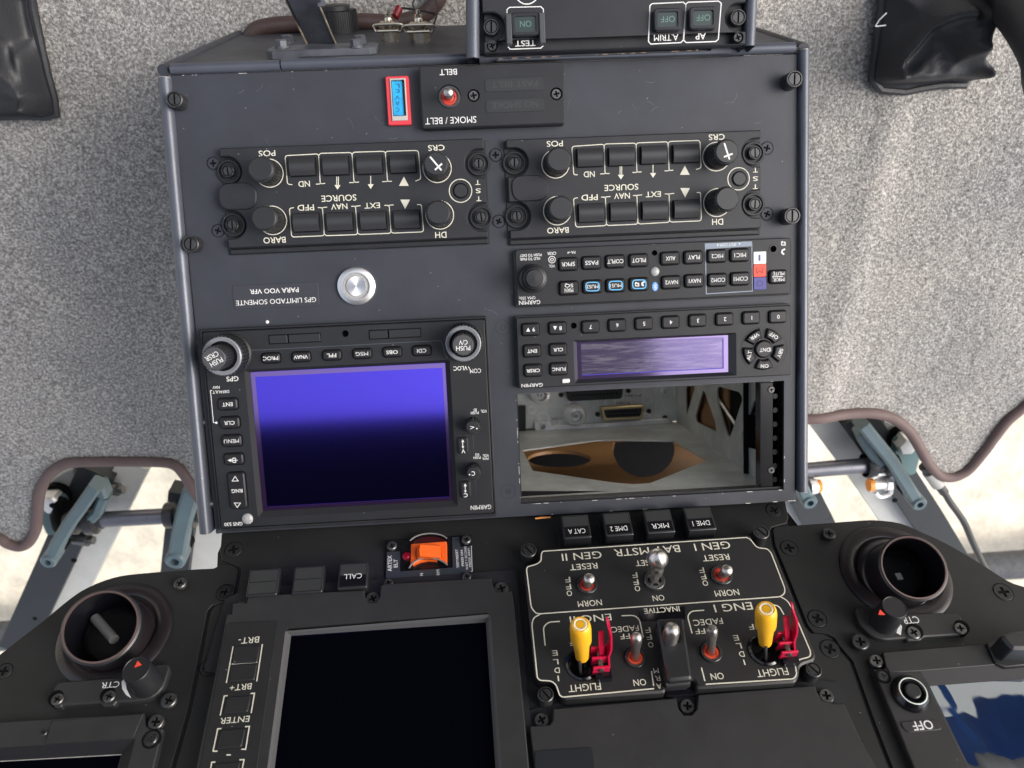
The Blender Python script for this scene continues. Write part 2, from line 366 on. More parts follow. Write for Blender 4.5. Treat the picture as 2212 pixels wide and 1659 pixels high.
# carpet edge measured on the floor plane
zb7 = Z('B7', FLR); zb8 = Z('B8', FLR); zg = Z('G', FLR); zc4 = Z('C4', FLR)
edgeL = zb7.pts([(-900, 700), (-500, 820), (-200, 930), (0, 1022), (50, 1058), (130, 1080), (190, 1050), (232, 970), (243, 880), (252, 760), (282, 670), (340, 592), (420, 542), (520, 522), (700, 516), (900, 516), (1080, 522), (1160, 548), (1215, 612), (1262, 690), (1330, 790)])
edgeR = zb8.pts([(180, 300), (290, 288), (500, 273), (700, 264), (830, 272), (950, 302), (1050, 362), (1130, 450), (1190, 550), (1250, 660), (1310, 740), (1370, 783), (1450, 790), (1530, 762), (1600, 712), (1700, 592), (1800, 452), (1900, 322), (2036, 200), (2250, 0), (2500, -250)])
edge = curve(edgeL, 5)+curve(edgeR, 5)
def carpet():
    m = bpy.data.materials.new('carpet'); m.use_nodes = True; t, b, L = nodes_of(m)
    tc = t.nodes.new('ShaderNodeTexCoord')
    def N(sc, d=3, r=.6, st=None):
        n = t.nodes.new('ShaderNodeTexNoise'); n.inputs['Scale'].default_value = sc; n.inputs['Detail'].default_value = d; n.inputs['Roughness'].default_value = r
        if st:
            mp = t.nodes.new('ShaderNodeMapping'); mp.inputs['Scale'].default_value = st; mp.inputs['Rotation'].default_value = (0, 0, .5); L.new(tc.outputs['Object'], mp.inputs[0]); L.new(mp.outputs[0], n.inputs[0])
        else: L.new(tc.outputs['Object'], n.inputs[0])
        return n
    n1 = N(470, 3, .72); r1 = t.nodes.new('ShaderNodeValToRGB'); e = r1.color_ramp
    e.elements[0].position = .34; e.elements[0].color = (.135, .133, .130, 1); e.elements[1].position = .66; e.elements[1].color = (.55, .54, .52, 1)
    k = e.elements.new(.5); k.color = (.29, .285, .275, 1); L.new(n1.outputs[0], r1.inputs[0])
    n2 = N(7, 3); r2 = t.nodes.new('ShaderNodeValToRGB'); r2.color_ramp.elements[0].position = .35; r2.color_ramp.elements[0].color = (.80, .80, .81, 1)
    r2.color_ramp.elements[1].position = .7; r2.color_ramp.elements[1].color = (1.08, 1.04, 1.0, 1); L.new(n2.outputs[0], r2.inputs[0])
    mx = t.nodes.new('ShaderNodeMix'); mx.data_type = 'RGBA'; mx.blend_type = 'MULTIPLY'; mx.inputs[0].default_value = 1
    L.new(r1.outputs[0], mx.inputs[6]); L.new(r2.outputs[0], mx.inputs[7]); L.new(mx.outputs[2], b.inputs['Base Color'])
    b.inputs['Roughness'].default_value = .9; b.inputs['Specular IOR Level'].default_value = .15
    n3 = N(700, 2, .7); bp = t.nodes.new('ShaderNodeBump'); bp.inputs['Distance'].default_value = .0012; L.new(n3.outputs[0], bp.inputs['Height']); L.new(bp.outputs[0], b.inputs['Normal'])
    return m
def pip(P, x, y):
    """even-odd test for arrays x,y"""
    ins = np.zeros(x.shape, bool); n = len(P)
    for i in range(n):
        x1, y1 = P[i]; x2, y2 = P[(i+1) % n]
        if y1 == y2: continue
        c_ = ((y1 > y) != (y2 > y)) & (x < (x2-x1)*(y-y1)/(y2-y1)+x1); ins ^= c_
    return ins
def floor_height(u, v):
    """soft folds of the loose carpet, mm"""
    f = 3*np.sin(u/70+v/260)*np.exp(-((u-330)/130)**2) + 3.5*np.exp(-((u-345-.05*v)/16)**2)*(v < 250) + 1.2*np.sin(v/90+u/50)
    return f
def _smoothnoise(x, y, s, seed):
    r = np.random.default_rng(seed); G = r.uniform(-1, 1, (300, 300)); x = x/s+140; y = y/s+140
    xi = np.floor(x).astype(int); yi = np.floor(y).astype(int); fx = x-xi; fy = y-yi; fx = fx*fx*(3-2*fx); fy = fy*fy*(3-2*fy); xi %= 299; yi %= 299
    return (G[xi, yi]*(1-fx)+G[xi+1, yi]*fx)*(1-fy)+(G[xi, yi+1]*(1-fx)+G[xi+1, yi+1]*fx)*fy
P = list(edge); xs = [p[0] for p in P]
poly = [(min(xs)-20, P[0][1])] + P + [(max(xs)+30, P[-1][1]), (max(xs)+30, 560), (min(xs)-20, 560)]
st = 2.6
u0, u1, v0, v1 = min(xs)-20, max(xs)+30, min(p[1] for p in P)-5, 560
U, V_ = np.meshgrid(np.arange(u0, u1, st), np.arange(v0, v1, st)); H, Wd = U.shape
jit = lambda s: rng.uniform(-s, s, U.shape)
Uj = U+jit(.8); Vj = V_+jit(.8); Hh = floor_height(U, V_)+jit(.55)+.35*_smoothnoise(U, V_, 6, 3)+1.2*_smoothnoise(U, V_, 60, 4)
def _foot(u, v, h): p = W @ CON.p3(u, v, h); return (p[0], p[1])
under = [_foot(4, 20, -220), _foot(343, 20, -220), _foot(343, -350, -220), _foot(4, -350, -220)]
inside = pip(poly, U+st/2, V_+st/2) & ~pip(under, U+st/2, V_+st/2)
idx = np.arange(H*Wd).reshape(H, Wd); q = np.stack([idx[:-1, :-1], idx[:-1, 1:], idx[1:, 1:], idx[1:, :-1]], -1)[inside[:-1, :-1]]
used, inv = np.unique(q, return_inverse=True); q = inv.reshape(-1, 4)
co = np.stack([Uj.ravel()[used], Vj.ravel()[used], Hh.ravel()[used]], 1)*.001
# frame FLR coordinates are world axes with the camera foot as origin
me = bpy.data.meshes.new('carpet'); me.vertices.add(len(co)); me.vertices.foreach_set('co', co.astype(np.float32).ravel())
me.loops.add(q.size); me.loops.foreach_set('vertex_index', q.ravel().astype(np.int32)); me.polygons.add(len(q)); me.polygons.foreach_set('loop_start', np.arange(0, q.size, 4, dtype=np.int32))
me.update(calc_edges=True); me.validate(); me.shade_smooth(); me.materials.append(carpet())
o = bpy.data.objects.new('carpet_floor', me); C.objects.link(o); o['kind'] = 'structure'
# leather edging that binds the carpet
for nm, E_, lab in (('carpet_edging', edgeL, 'brown leather edging along the left carpet edge above the pedals'), ('carpet_edging', edgeR, 'brown leather edging along the right carpet edge above the pedals')):
    t = T(nm, lab, 'carpet edging', FLR, E_[len(E_)//2], 0, 'leather edgings of the carpet')
    cc = curve(E_, 6); ctr = [(p[0], p[1], floor_height(np.array(p[0]), np.array(p[1]))*1.0+1) for p in cc]
    M().tube(ctr, 5.3, 12).done('leather_binding', K_PINK, t)
# floor underside / door-sill boards are hidden; cross tube of the landing skid on the ground below
GND = Frame(-Wz*(CAMH+950-95), Wx, Wy)
zt = Z('G', GND)
a_ = zt(-40, 1377); b_ = zt(2260, 1215)
t = T('skid_cross_tube', 'dark textured landing skid cross tube lying across the pale concrete below', 'skid tube', GND, a_, 0)
d_ = Vector(b_)-Vector(a_)
pp = [(a_[0]-d_.x*.3, a_[1]-d_.y*.3, 0), (b_[0]+d_.x*.3, b_[1]+d_.y*.3, 0)]
M().tube(pp, 37, 28).done('tube', mat('skid_paint', (.055, .058, .065), .7, bump=2.5, bscale=160, var=.3, vscale=70), t)
# unseen slabs added above and behind the viewer to shape shade and screen reflections
def slabw(name, mt, x0, x1, y0, y1, z0, z1):
    V = [(x, y, z) for z in (z0, z1) for x, y in ((x0, y0), (x1, y0), (x1, y1), (x0, y1))]
    me = bpy.data.meshes.new(name); me.from_pydata(V, [], [(3, 2, 1, 0), (4, 5, 6, 7), (0, 1, 5, 4), (1, 2, 6, 5), (2, 3, 7, 6), (3, 0, 4, 7)]); me.materials.append(mt)
    o = bpy.data.objects.new(name, me); C.objects.link(o); o['kind'] = 'structure'
slabw('roof_shade_slab', K_SHADE, -.62, .62, -.75, -.03, 1.25, 1.30)  # added slab, mirrored as the dark lower half of the navigation screen
slabw('overhead_shade_slab', K_SHADE, .0, .34, -.03, .24, 1.24, 1.31)  # added strip that darkens the left of the transponder's reflection
slabw('aft_shade_slab', K_SHADE, -1.3, .80, 1.2, 1.25, -.25, 1.15)  # added slab that keeps the centre display's reflection dark
slabw('aft_shade_slab', K_SHADE, .80, 2.6, 1.45, 1.5, .47, 1.25)  # added slab for the dark part of the right screen's reflection
slabw('blue_reflection_slab', mat('reflected_blue', (.015, .10, .34), .6, var=.3, vscale=12), 1.16, 1.75, 1.02, 1.40, .29, .40)  # added block, mirrored as the blue patch in the right screen
slabw('blue_reflection_slab', mat('reflected_blue', (.015, .10, .34), .6, var=.3, vscale=12), .93, 1.03, 1.1, 1.3, .20, .40)  # smaller added block for the same blue reflection
slabw('floor_shade_slab', K_SHADE, -.95, .95, .57, 1.2, -.06, -.01)  # added dark slab continuing the floor in the reflections
# ============================================================ centre console
PW, PH = 347.4, 259.3
A8 = Z('A8', CON)
bay = [A8(150, 183), A8(2012, 84), A8(2012, 848), A8(175, 943)]
bu0 = (bay[0][0]+bay[3][0])/2; bu1 = (bay[1][0]+bay[2][0])/2; bv1 = (bay[0][1]+bay[1][1])/2; bv0 = (bay[2][1]+bay[3][1])/2
bay = [(bu0, bv0), (bu1, bv0), (bu1, bv1), (bu0, bv1)]
t = con = T('center_console', 'large blue-grey metal centre console carrying the radios, between the two carpet areas', 'console', CON, (PW/2, -PH/2), 0)
g = Z('G', CON)
plate = [(0, 0), (PW, 0), (PW, -PH), (300, -PH-.6), (.0, -PH)]
M().poly([(0, -PH), (PW, -PH), (PW, 0), (0, 0)], -2.2, 0, .25, [bay], bottom=True).done('panel_plate', K_CON, t)
wear = M()
for k in range(46):
    s_ = random.random(); w_ = random.choice([.5, .7, 1, 1.8, 3]); 
    if s_ < .45: p = (random.uniform(bu0, bu1), bv0-.25); d = (w_, .35)
    elif s_ < .6: p = (bu0-.2, random.uniform(bv0, bv1)); d = (.35, w_)
    elif s_ < .75: p = (random.uniform(60, PW), -PH+.3); d = (w_*1.6, .35)
    elif s_ < .9: p = (random.uniform(5, 90), -.3); d = (w_, .35)
    else: p = (bu1+.3, random.uniform(bv0, bv1)); d = (.35, w_)
    wear.box(p, d[0], d[1], -.05, .03)
wear.done('paint_chips', K_WEAR, t, kind='stuff')
sc_ = M()
for k in range(34):
    u_, v_ = random.uniform(8, PW-8), random.choice([random.uniform(-28, -8), random.uniform(-150, -120), random.uniform(-45, -5), random.uniform(-PH+3, -PH+12)]); q_ = random.uniform(0, 6.28); l_ = random.uniform(1.5, 7)
    if v_ < -60 and u_ > 175 and v_ > -200: continue
    pts2 = [(u_+l_*f*math.cos(q_+f*.5), v_+l_*f*math.sin(q_+f*.5)) for f in (0, .33, .66, 1)]
    sc_.line(pts2, random.uniform(.07, .16), .025)
sc_.done('fine_scratches', mat('scratch_grey', (.13, .135, .14), .5), t, kind='stuff')
# folded side rails
def rail(name, A, B, r, lab):
    """A,B axis ends (u,v) of a rounded sheet edge; sheet runs on down"""
    mm = M(); A = Vector(A); B = Vector(B); d = (B-A).normalized(); nrm = Vector((-d.y, d.x)); n = 9; th = .9
    def sec(rr):
        return [(-rr, -60)]+[(-rr*math.cos(math.pi*i/n), rr*math.sin(math.pi*i/n)) for i in range(n+1)]+[(rr, -26 if rr > 1 else -26)]
    o_ = sec(r); i_ = sec(r-th); L_ = len(o_); V = []
    for p in (A, B):
        for s_ in (o_, i_):
            V += [(p.x+nrm.x*x, p.y+nrm.y*x, 1.0+z) for x, z in s_]
    F = []
    for k in range(L_-1):
        F.append((k, k+1, 2*L_+k+1, 2*L_+k)); F.append((L_+k+1, L_+k, 3*L_+k, 3*L_+k+1))
        F.append((k+1, k, L_+k, L_+k+1)); F.append((2*L_+k, 2*L_+k+1, 3*L_+k+1, 3*L_+k))
    mm.add(V, F); ro = mm.done(name, K_RAIL, con, label=lab, smooth=50)
    ed_ = M()
    for p in (A, B): ed_.tube([(p.x-nrm.x*(r-.4)*math.cos(math.pi*i/12), p.y-nrm.y*(r-.4)*math.cos(math.pi*i/12), 1.0+(r-.4)*math.sin(math.pi*i/12)) for i in range(13)], .38, 6)
    ed_.done('bare_edge', K_WEAR, con, parent=ro); return ro
rail('side_rail', g.at(2)(354, 168), g.at(2)(443, 1152), 3.4, 'left rolled side rail')
rail('side_rail', g.at(2)(1738, 108), g.at(2)(1735, 1062), 2.9, 'right rolled side rail')
# side walls and dark interior gap
for u in (-1.2, PW+1.2):
    M().bar((u, 6, -70), (u, -PH-2, -70), 1.2, 128, up=(0, 0, 1)).done('side_wall', K_CON, t)
# sloping aft cover, lip and its rails
TI = R(22.5); dn = (0, math.sin(TI), -math.cos(TI)); Ld = 178
AX = CON.X; AY = CON.Y*math.sin(TI)-CON.N*math.cos(TI)       # down the aft face
AFT = Frame(CON.p3(0, 3.2, 1.5), AX, AY)                      # normal faces aft/up
def aft(u, s, h=0): return (-u, s)
m_ = M(); m_.poly([(PW+1, 0), (PW+1, Ld), (-1, Ld), (-1, 0)], -1.5, 0, 0, bottom=True)
ta = T('aft_cover_frame', None, None, AFT, (0, 0)); 
bpy.data.objects.remove(ta.o); ta.o = con.o
def done_on(mm, name, mt, frm, parent=None, label=None, smooth=38, thing=None):
    """mesh given in frame frm, parented to a thing of another frame"""
    me = bpy.data.meshes.new(name); me.from_pydata([(x*.001, y*.001, z*.001) for x, y, z in mm.v], [], mm.f); me.materials.append(mt)
    me.shade_smooth(); me.set_sharp_from_angle(angle=R(smooth)); o = bpy.data.objects.new(name, me); C.objects.link(o)
    th = thing or con.o; bpy.context.view_layer.update() if False else None
    o.parent = th; o.matrix_parent_inverse = TM[th.name].inverted() if th.name in TM else th.matrix_world.inverted()
    o.matrix_basis = frm.mat(0, 0, 0)
    if label: o['label'] = label
    return o
TM = {}
class FT:
    def __init__(s, t): TM[t.o.name] = t.fr.mat(*t.c)
FT(con)
done_on(m_, 'aft_cover', K_CON, AFT)
s1 = 62
done_on(M().poly([(PW+1, 1), (PW+1, Ld), (s1, Ld), (s1+6, 1)], 0, .9, .2), 'cover_sheet', K_CON, AFT)
# rounded lips where the plate turns down
lp = M(); lp.tube([(1, 3.0, .2), (60, 3.0, .4)], 2.9, 14); done_on(lp, 'front_lip', K_RAIL, CON)
lp = M(); lp.tube([(60.8, 3.3, .6), (PW-2, 3.3, .2)], 3.1, 14); done_on(lp, 'front_lip', K_RAIL, CON)
for u, r_ in ((-3, 3.3), (PW+3, 3.3)):
    q0 = CON.p3(u, 1, 0); 
    m2 = M().tube([(u, 0, -1), (u, Ld, -1)], r_, 14); done_on(m2, 'cover_rail', K_CON, AFT)
# dzus fasteners along the sides of the plate, and countersunk screws
A1 = Z('A1', CON, 9); A2 = Z('A2', CON, 9); A4 = Z('A4', CON, 9); g9 = g.at(9)
for (x, y) in ((376, 214), (411, 527), (1717, 170), (1712, 466)):
    fastener(t, g9, x, y, 17.5, 'slot', proud=9, name='panel_fastener', zt=0, ang=random.uniform(-8, 8))
    cc = g.at(0)(x + (6 if x < 900 else -6), y+3)
A3z = Z('A3', CON, .4); A4z = Z('A4', CON, .4)
for z_, x, y in ((A3z, 72, 300), (A3z, 106, 790), (A3z, 2122, 240), (A3z, 2145, 722), (A4z, 1973, 190), (A4z, 1972, 668)):
    fastener(t, z_, x, y, 40, 'cross', proud=.4, zt=0, mt=K_CON)
    c = z_(x, y); r = z_.sz(x, y, 88)[0]/2
    M().ring(c, r, r+.35, 0, .05).done('screw_seat', K_DARK, t)
for x, y in ((90, 858),):
    z_ = A8.at(.1); c = z_(x, y); M().ring(c, 1.2, 1.7, 0, .06).ring(c, 4.2, 4.5, 0, .06).cyl(c, .5, 0, .3).done('blind_hole', K_UNIT, t)
z_ = Z('A5', CON, .1); c = z_(55, 717); M().ring(c, 1.2, 1.6, 0, .06).ring(c, 4.2, 4.5, 0, .06).done('blind_hole', K_UNIT, t)
# ---- equipment bay behind the opening
DEP = 232
t = rack = T('equipment_rack', 'open aluminium equipment rack with connectors seen through the empty slot', 'rack', CON, ((bu0+bu1)/2, bv0), -4); FT(rack)
BK = Z('A8', CON, -DEP)
cc = [BK(150, 60), BK(1225, 60), BK(1225, 425), BK(165, 470)]
bk_u1 = bu1-14; bk_v0 = bv0+2
M().poly([(bu0-4, bv0), (bu1, bv0), (bu1, bv1+60), (bu0-4, bv1+60)], -DEP-1.5, -DEP, 0).done('back_plate', mat('plate_lightened', (.78, .80, .78), .45, metal=.2, bump=.05, bscale=400, var=.22, vscale=35), t)  # rack metal lightened to offset the shade deep in the bay
# forward wall of the tray (its normal faces aft) with an irregular cut-out
WB = Frame(CON.p3(bu0, bv0-1.0, 0), CON.X, -CON.N)
zw = Z('A8', WB)
cut = zw.pts([(192, 570), (700, 500), (830, 497), (1235, 503), (1480, 640), (1190, 757), (1080, 800), (960, 808), (820, 796), (262, 714)])
wl = bu1-bu0
wf = M().poly([(-6, 2), (wl-2, 2), (wl-2, DEP), (-6, DEP)], -1.2, 0, 0, [cut], bottom=True)
done_on(wf, 'tray_wall', K_ALU, WB, thing=t.o)
# brown board behind the cut-out with two round lightening holes
WB2 = Frame(CON.p3(bu0, bv0-34, 0), CON.X, -CON.N); z2 = Z('A8', WB2)
def ell(z_, x, y, rx, ry, n=28): return [z_(x+rx*math.cos(2*math.pi*i/n), y+ry*math.sin(2*math.pi*i/n)) for i in range(n)]
bb = M().poly([(-bu0-1, -15), (PW-bu0, -15), (PW-bu0+30, DEP+104), (-bu0-1, DEP+104)], -3, 0, 0, [ell(z2, 447, 632, 222, 58), ell(z2, 1035, 562, 215, 196)])
done_on(bb, 'floor_board', K_BROWN, WB2, thing=t.o)
bb = M().poly([(-bu0-1, -20), (PW-bu0, -20), (PW-bu0, DEP+200), (-bu0-1, DEP+200)], -60, -58, 0); done_on(bb, 'shade_backing', K_DARK, WB2, thing=t.o)  # added near-black sheet: shade behind the board holes, hides the bright ground
# far-right tray side with triangular cut-outs
WR = Frame(CON.p3(bu1-6, bv0, 0), CON.N, CON.Y); zr = Z('A8', WR)
tri = [zr.pts([(1325, 125), (1395, 125), (1330, 340)]), zr.pts([(1450, 140), (1535, 380), (1540, 440), (1400, 375), (1395, 330)]),
       zr.pts([(1545, 125), (1700, 165), (1725, 210), (1645, 455), (1625, 490), (1545, 230)]), zr.pts([(1810, 205), (1838, 330), (1835, 575), (1720, 540), (1715, 460)])]
tri = [soft(p, 5) for p in tri]
wr = M().poly([(-DEP, -2), (-5, -2), (-5, bv1-bv0+22), (-DEP, bv1-bv0+22)], -1.2, 0, 0, tri, bottom=True)
done_on(wr, 'truss_side', K_ALU, WR, thing=t.o)
WR2 = Frame(CON.p3(bu1-2, bv0, 0), CON.N, CON.Y); z3 = Z('A8', WR2)
bb = M().poly([(-DEP-10, -10), (-DEP*.42, -10), (-DEP*.42, 80), (-DEP-10, 80)], -1, 0); done_on(bb, 'floor_board', K_BROWN, WR2, thing=t.o)
bb = M().poly([(-DEP*.42, -10), (-8, -10), (-8, 60), (-DEP*.42, 60)], -2, -1.2); done_on(bb, 'shade_backing', K_DARK, WR2, thing=t.o)  # added near-black sheet standing for the shade behind the truss
M().poly([(-40, -PH-130), (PW+75, -PH-130), (PW+75, -90), (-40, -90)], -DEP-105, -DEP-102).done('shade_backing', K_DARK, t)  # added near-black sheet closing the bay's deep end into shade
# slanted stay wire behind truss
p0 = z3(1545, 170); p1 = z3(1815, 575); 
st_ = M().tube([(p0[0], p0[1], 2), (p1[0], p1[1], 2)], 1.1, 8); done_on(st_, 'stay_rod', K_ALUL, WR2, thing=t.o)
# flange strip at the foot of the back plate
zf = Z('A8', CON, -DEP+6)
P_ = zf.pts([(x, y-26) for x, y in ((275, 405), (385, 400), (390, 430), (1205, 378), (1225, 405), (1205, 412), (390, 462), (385, 470), (280, 468))])
M().poly(P_, -DEP, -DEP+6, .4, [circ(zf(330, 407), 2.6, 16)]).done('flange', K_ALUL, t)
zf = BK.at(-DEP+8)
# connectors on the back plate
def dsub(x0, y0, x1, y1, rim, holes, lab, hh=8):
    zq = BK.at(-DEP+hh); A_ = zq(x0, y0); B_ = zq(x1, y1); cxy = ((A_[0]+B_[0])/2, (A_[1]+B_[1])/2); w_ = abs(B_[0]-A_[0]); h_ = abs(A_[1]-B_[1])
    o = M().poly(soft([(cxy[0]-w_/2, cxy[1]+h_/2), (cxy[0]+w_/2, cxy[1]+h_/2), (cxy[0]+w_/2-2, cxy[1]-h_/2), (cxy[0]-w_/2+2, cxy[1]-h_/2)], 2.5), -DEP, -DEP+hh, .8).done('connector', rim, t, label=lab)
    M().poly(soft([(cxy[0]-w_/2+2.4, cxy[1]+h_/2-2.4), (cxy[0]+w_/2-2.4, cxy[1]+h_/2-2.4), (cxy[0]+w_/2-4.4, cxy[1]-h_/2+2.4), (cxy[0]-w_/2+4.4, cxy[1]-h_/2+2.4)], 2), -DEP+hh, -DEP+hh+.8, .2).done('contact_block', K_KNOB, t, parent=o)
    hm = M(); nn = max(6, int(w_/3.4))
    for r_ in (-1, 1):
        for i in range(nn-(r_ > 0)): hm.cyl((cxy[0]-w_/2+6.2+i*(w_-13)/(nn-1)+(1.3 if r_ > 0 else 0), cxy[1]+r_*h_*.13), .8, -DEP+hh+.8, -DEP+hh+.95, 0, 8)
    hm.done('contact', K_DARK, t, parent=o, kind='stuff')
dsub(735, 272, 1045, 352, K_GOLD, 1, 'gold rimmed connector')
dsub(490, 120, 900, 212, K_KNOB, 1, 'wide black connector')
def coax(x, y, rp, lab):
    zq = BK.at(-DEP+16); c = zq(x, y); r = zq.sz(x, y, 2*rp)[0]/2
    M().lathe((c[0], c[1], -DEP), [(r*1.02, 0), (r*1.02, 2), (r, 2), (r, 12), (r*.9, 13.5), (r*.9, 15), (r*.72, 16), (r*.6, 16), (r*.55, 9), (r*.3, 9), (r*.28, 15), (r*.12, 15)], 28).done('coax_socket', K_ALUL, t, label=lab)
coax(563, 335, 76, 'lower round socket'); coax(322, 190, 66, 'upper round socket cut by the slot edge')
for x, y in ((715, 322), (1072, 300), (460, 186), (930, 158), (1185, 345)): fastener(t, BK.at(-DEP+2), x, y, 17, 'cross', proud=2)
zq = BK.at(-DEP+5)
M().poly(zq.pts([(100, 262), (213, 262), (213, 455), (100, 460)]), -DEP, -DEP+5, .5).done('edge_socket', K_KNOB, t)
rel = M()
for P_ in ([(405, 120), (410, 270), (660, 268), (665, 395), (1120, 360), (1115, 120)],): rel.line(BK.pts(P_), .8, -DEP+.4)
for x, y, r in ((485, 240, 20), (255, 290, 16), (330, 350, 26), (470, 385, 16), (800, 240, 22), (1060, 215, 20), (1045, 345, 20)): 
    c = BK(x, y); rel.ring(c, r*.18, r*.24, -DEP, -DEP+.6, 18)
rel.done('pressed_relief', K_ALUL, t, kind='stuff')
lt = M(); put(lt, BK, 'P1002', 885, 243, 100, 18); put(lt, BK, 'P1001', 960, 190, 110, 18); put(lt, BK, 'COM', 430, 350, 70, 20); lt.done('lettering', mat('stamped', (.12, .13, .13), .5), t)
fastener(t, BK.at(-DEP+3), 1185, 165, 26, 'slot', proud=3, mt=K_ALUL)
# dark mounting rail down the right side of the opening, scalloped, with screws
zr1 = Z('A8', CON, -3)
M().poly([(bu1-13, bv0+1), (bu1-5.2, bv0+1), (bu1-5.2, bv1-1), (bu1-13, bv1-1)], -12, -3.5, .4).done('mount_rail', K_GLOSS, t)
for y in (150, 712): fastener(t, Z('A8', CON, -2.8), 1925, y, 24, 'cross', proud=.8, zt=-3.5, mt=K_SCREWW)
M().poly([(bu1-9, bv0-1), (bu1+2.5, bv0-1), (bu1+2.5, bv1+1), (bu1-9, bv1+1)], -46, -44).done('shade_backing', K_DARK, t)  # added near-black filler where the slot edge would let daylight through
for k in range(7): M().cyl((bu1-3.4, bv0+5+k*8.6), 1.9, -40, -5, .3, 14).done('scallop', K_GLOSS, t)
M().poly([(bu0, bv0), (bu1, bv0), (bu1, bv0+1.2), (bu0, bv0+1.2)], -9, -2.3, 0).done('lip', K_UNIT, t)
M().poly([(bu0-1, bv0), (bu0+.8, bv0), (bu0+.8, bv1), (bu0-1, bv1)], -9, -2.3, 0).done('lip', K_UNIT, t)
t = con
# ============================================================ belt sign panel, red framed indicator
def unit_rect(z_, TL, TR, BR, BL):
    p = [z_(*c) for c in (TL, TR, BR, BL)]; u0 = (p[0][0]+p[3][0])/2; u1 = (p[1][0]+p[2][0])/2; v1 = (p[0][1]+p[1][1])/2; v0 = (p[2][1]+p[3][1])/2
    return u0, u1, v0, v1
def box4(u0, u1, v0, v1, r=0): return rrect(((u0+u1)/2, (v0+v1)/2), u1-u0, v1-v0, r)
z_ = Z('A2', CON, 7)
u0, u1, v0, v1 = unit_rect(z_, (68, 352), (858, 340), (864, 685), (86, 692))
t = T('belt_sign_panel', 'small black seat belt and smoke sign panel with a toggle switch, near the console top', 'sign panel', CON, ((u0+u1)/2, (v0+v1)/2), 0)
def sock(z_, x, y, rp): return circ(z_(x, y), z_.sz(x, y, 2*rp)[0]/2, 28)
M().poly(box4(u0, u1, v0, v1, 1.6), 0, 7, .7, [sock(z_, 235, 524, 62), sock(z_, 366, 520, 34), sock(z_, 817, 511, 34)]).done('panel_body', K_UNIT, t)
for x, y in ((366, 520), (817, 511)): fastener(t, z_.at(6), x, y, 29, 'cross', proud=1.6, zt=4.4, mt=K_SCREWW)
for x, y in ((588, 460), (592, 574)):
    c = z_(x, y); w_, h_ = z_.sz(x, y, 318, 72)
    o = M().box(c, w_, h_, 6.9, 7.25, 1.6, .1).done('legend_window', mat('dark_lens', (.018, .019, .02), .3), t)
l1 = M(); zz = z_.at(7.25); put(l1, zz, 'FAST BELT', 588, 458, 250, 34, bold=0); put(l1, zz, 'NO SMOKE', 592, 570, 250, 34, bold=0); l1.done('dim_lettering', K_DIM, t)
l1 = M(); put(l1, z_, 'BELT', 228, 392, 95, 32); put(l1, z_, 'SMOKE / BELT', 242, 655, 278, 36); l1.done('lettering', K_WHITE, t)
def toggle(t, z_, x, y, tip, rs=62, rl=21, hgt=16, mt=K_STEEL, well=K_RED, zb=0, ringm=K_SCREW, fat=1.15):
    """toggle switch: collar ring, coloured seal, tapered lever leaning to the survey point tip"""
    c = z_(x, y, zb); r = z_.sz(x, y, 2*rs)[0]/2; rl = z_.sz(x, y, 2*rl)[0]/2
    p1 = z_(*tip, zb+hgt)
    o = M().ring(c, r*.74, r*.96, zb-1.5, zb+1.6, 28, .2).done('switch_collar', ringm, t)
    M().lathe((c[0], c[1], zb), [(r*.78, -1.2), (r*.72, .6), (r*.5, .9), (r*.42, .2), (r*.3, .4), (.01, 1)], 24).done('seal', well, t, parent=o)
    A_ = Vector((c[0], c[1], zb-.5)); B_ = Vector((p1[0], p1[1], zb+hgt)); d = (B_-A_); n = d.normalized(); L_ = d.length
    prof = [(rl*.75, 0), (rl*.8, L_*.45), (rl*fat, L_*.78), (rl*fat*1.02, L_*.9), (rl*fat*.9, L_*.96), (rl*fat*.6, L_*1.0), (.05, L_*1.015)]
    M().lathe(tuple(A_), prof, 20, ax=tuple(n)).done('lever', mt, t)
toggle(t, z_.at(7), 235, 530, (228, 500), 62, 24, 14, zb=6.2)
z_ = Z('A1', CON, 3)
u0, u1, v0, v1 = unit_rect(z_, (1843, 603), (2028, 600), (2050, 988), (1868, 990))
t = T('framed_indicator', 'narrow red-framed indicator with a bright blue label beside the belt sign panel', 'indicator', CON, ((u0+u1)/2, (v0+v1)/2), 0)
M().poly(box4(u0, u1, v0, v1, 1), 0, 3, .4, [box4(u0+2.3, u1-1.7, v0+2.2, v1-1.3)]).done('red_frame', K_REDF, t)
M().poly(box4(u0+2.3, u1-1.7, v0+2.2, v1-1.3), .2, 3.8, .3, [box4(u0+3.0, u1-2.4, v0+4.6, v1-2.2)]).done('lens_rim', mat('clear_plastic', (.42, .40, .38), .25), t)
M().poly(box4(u0+3.0, u1-2.4, v0+4.6, v1-2.2), .2, 1.2, 0).done('backing', K_GLOSS, t)
M().poly(box4(u0+3.2, u1-3.8, v0+5.2, v1-2.4), 1.2, 2.2, .2).done('blue_tape', K_BLUE, t)
l1 = M(); zz = z_.at(2.2); 
for s_, y in (('C', 868), ('A', 818), ('V', 770), ('E', 720), ('L', 680)): put(l1, zz, s_, 1940, y, 34, 30, ang=180, bold=0)
l1.done('lettering', mat('navy_ink', (.01, .05, .14), .5), t)
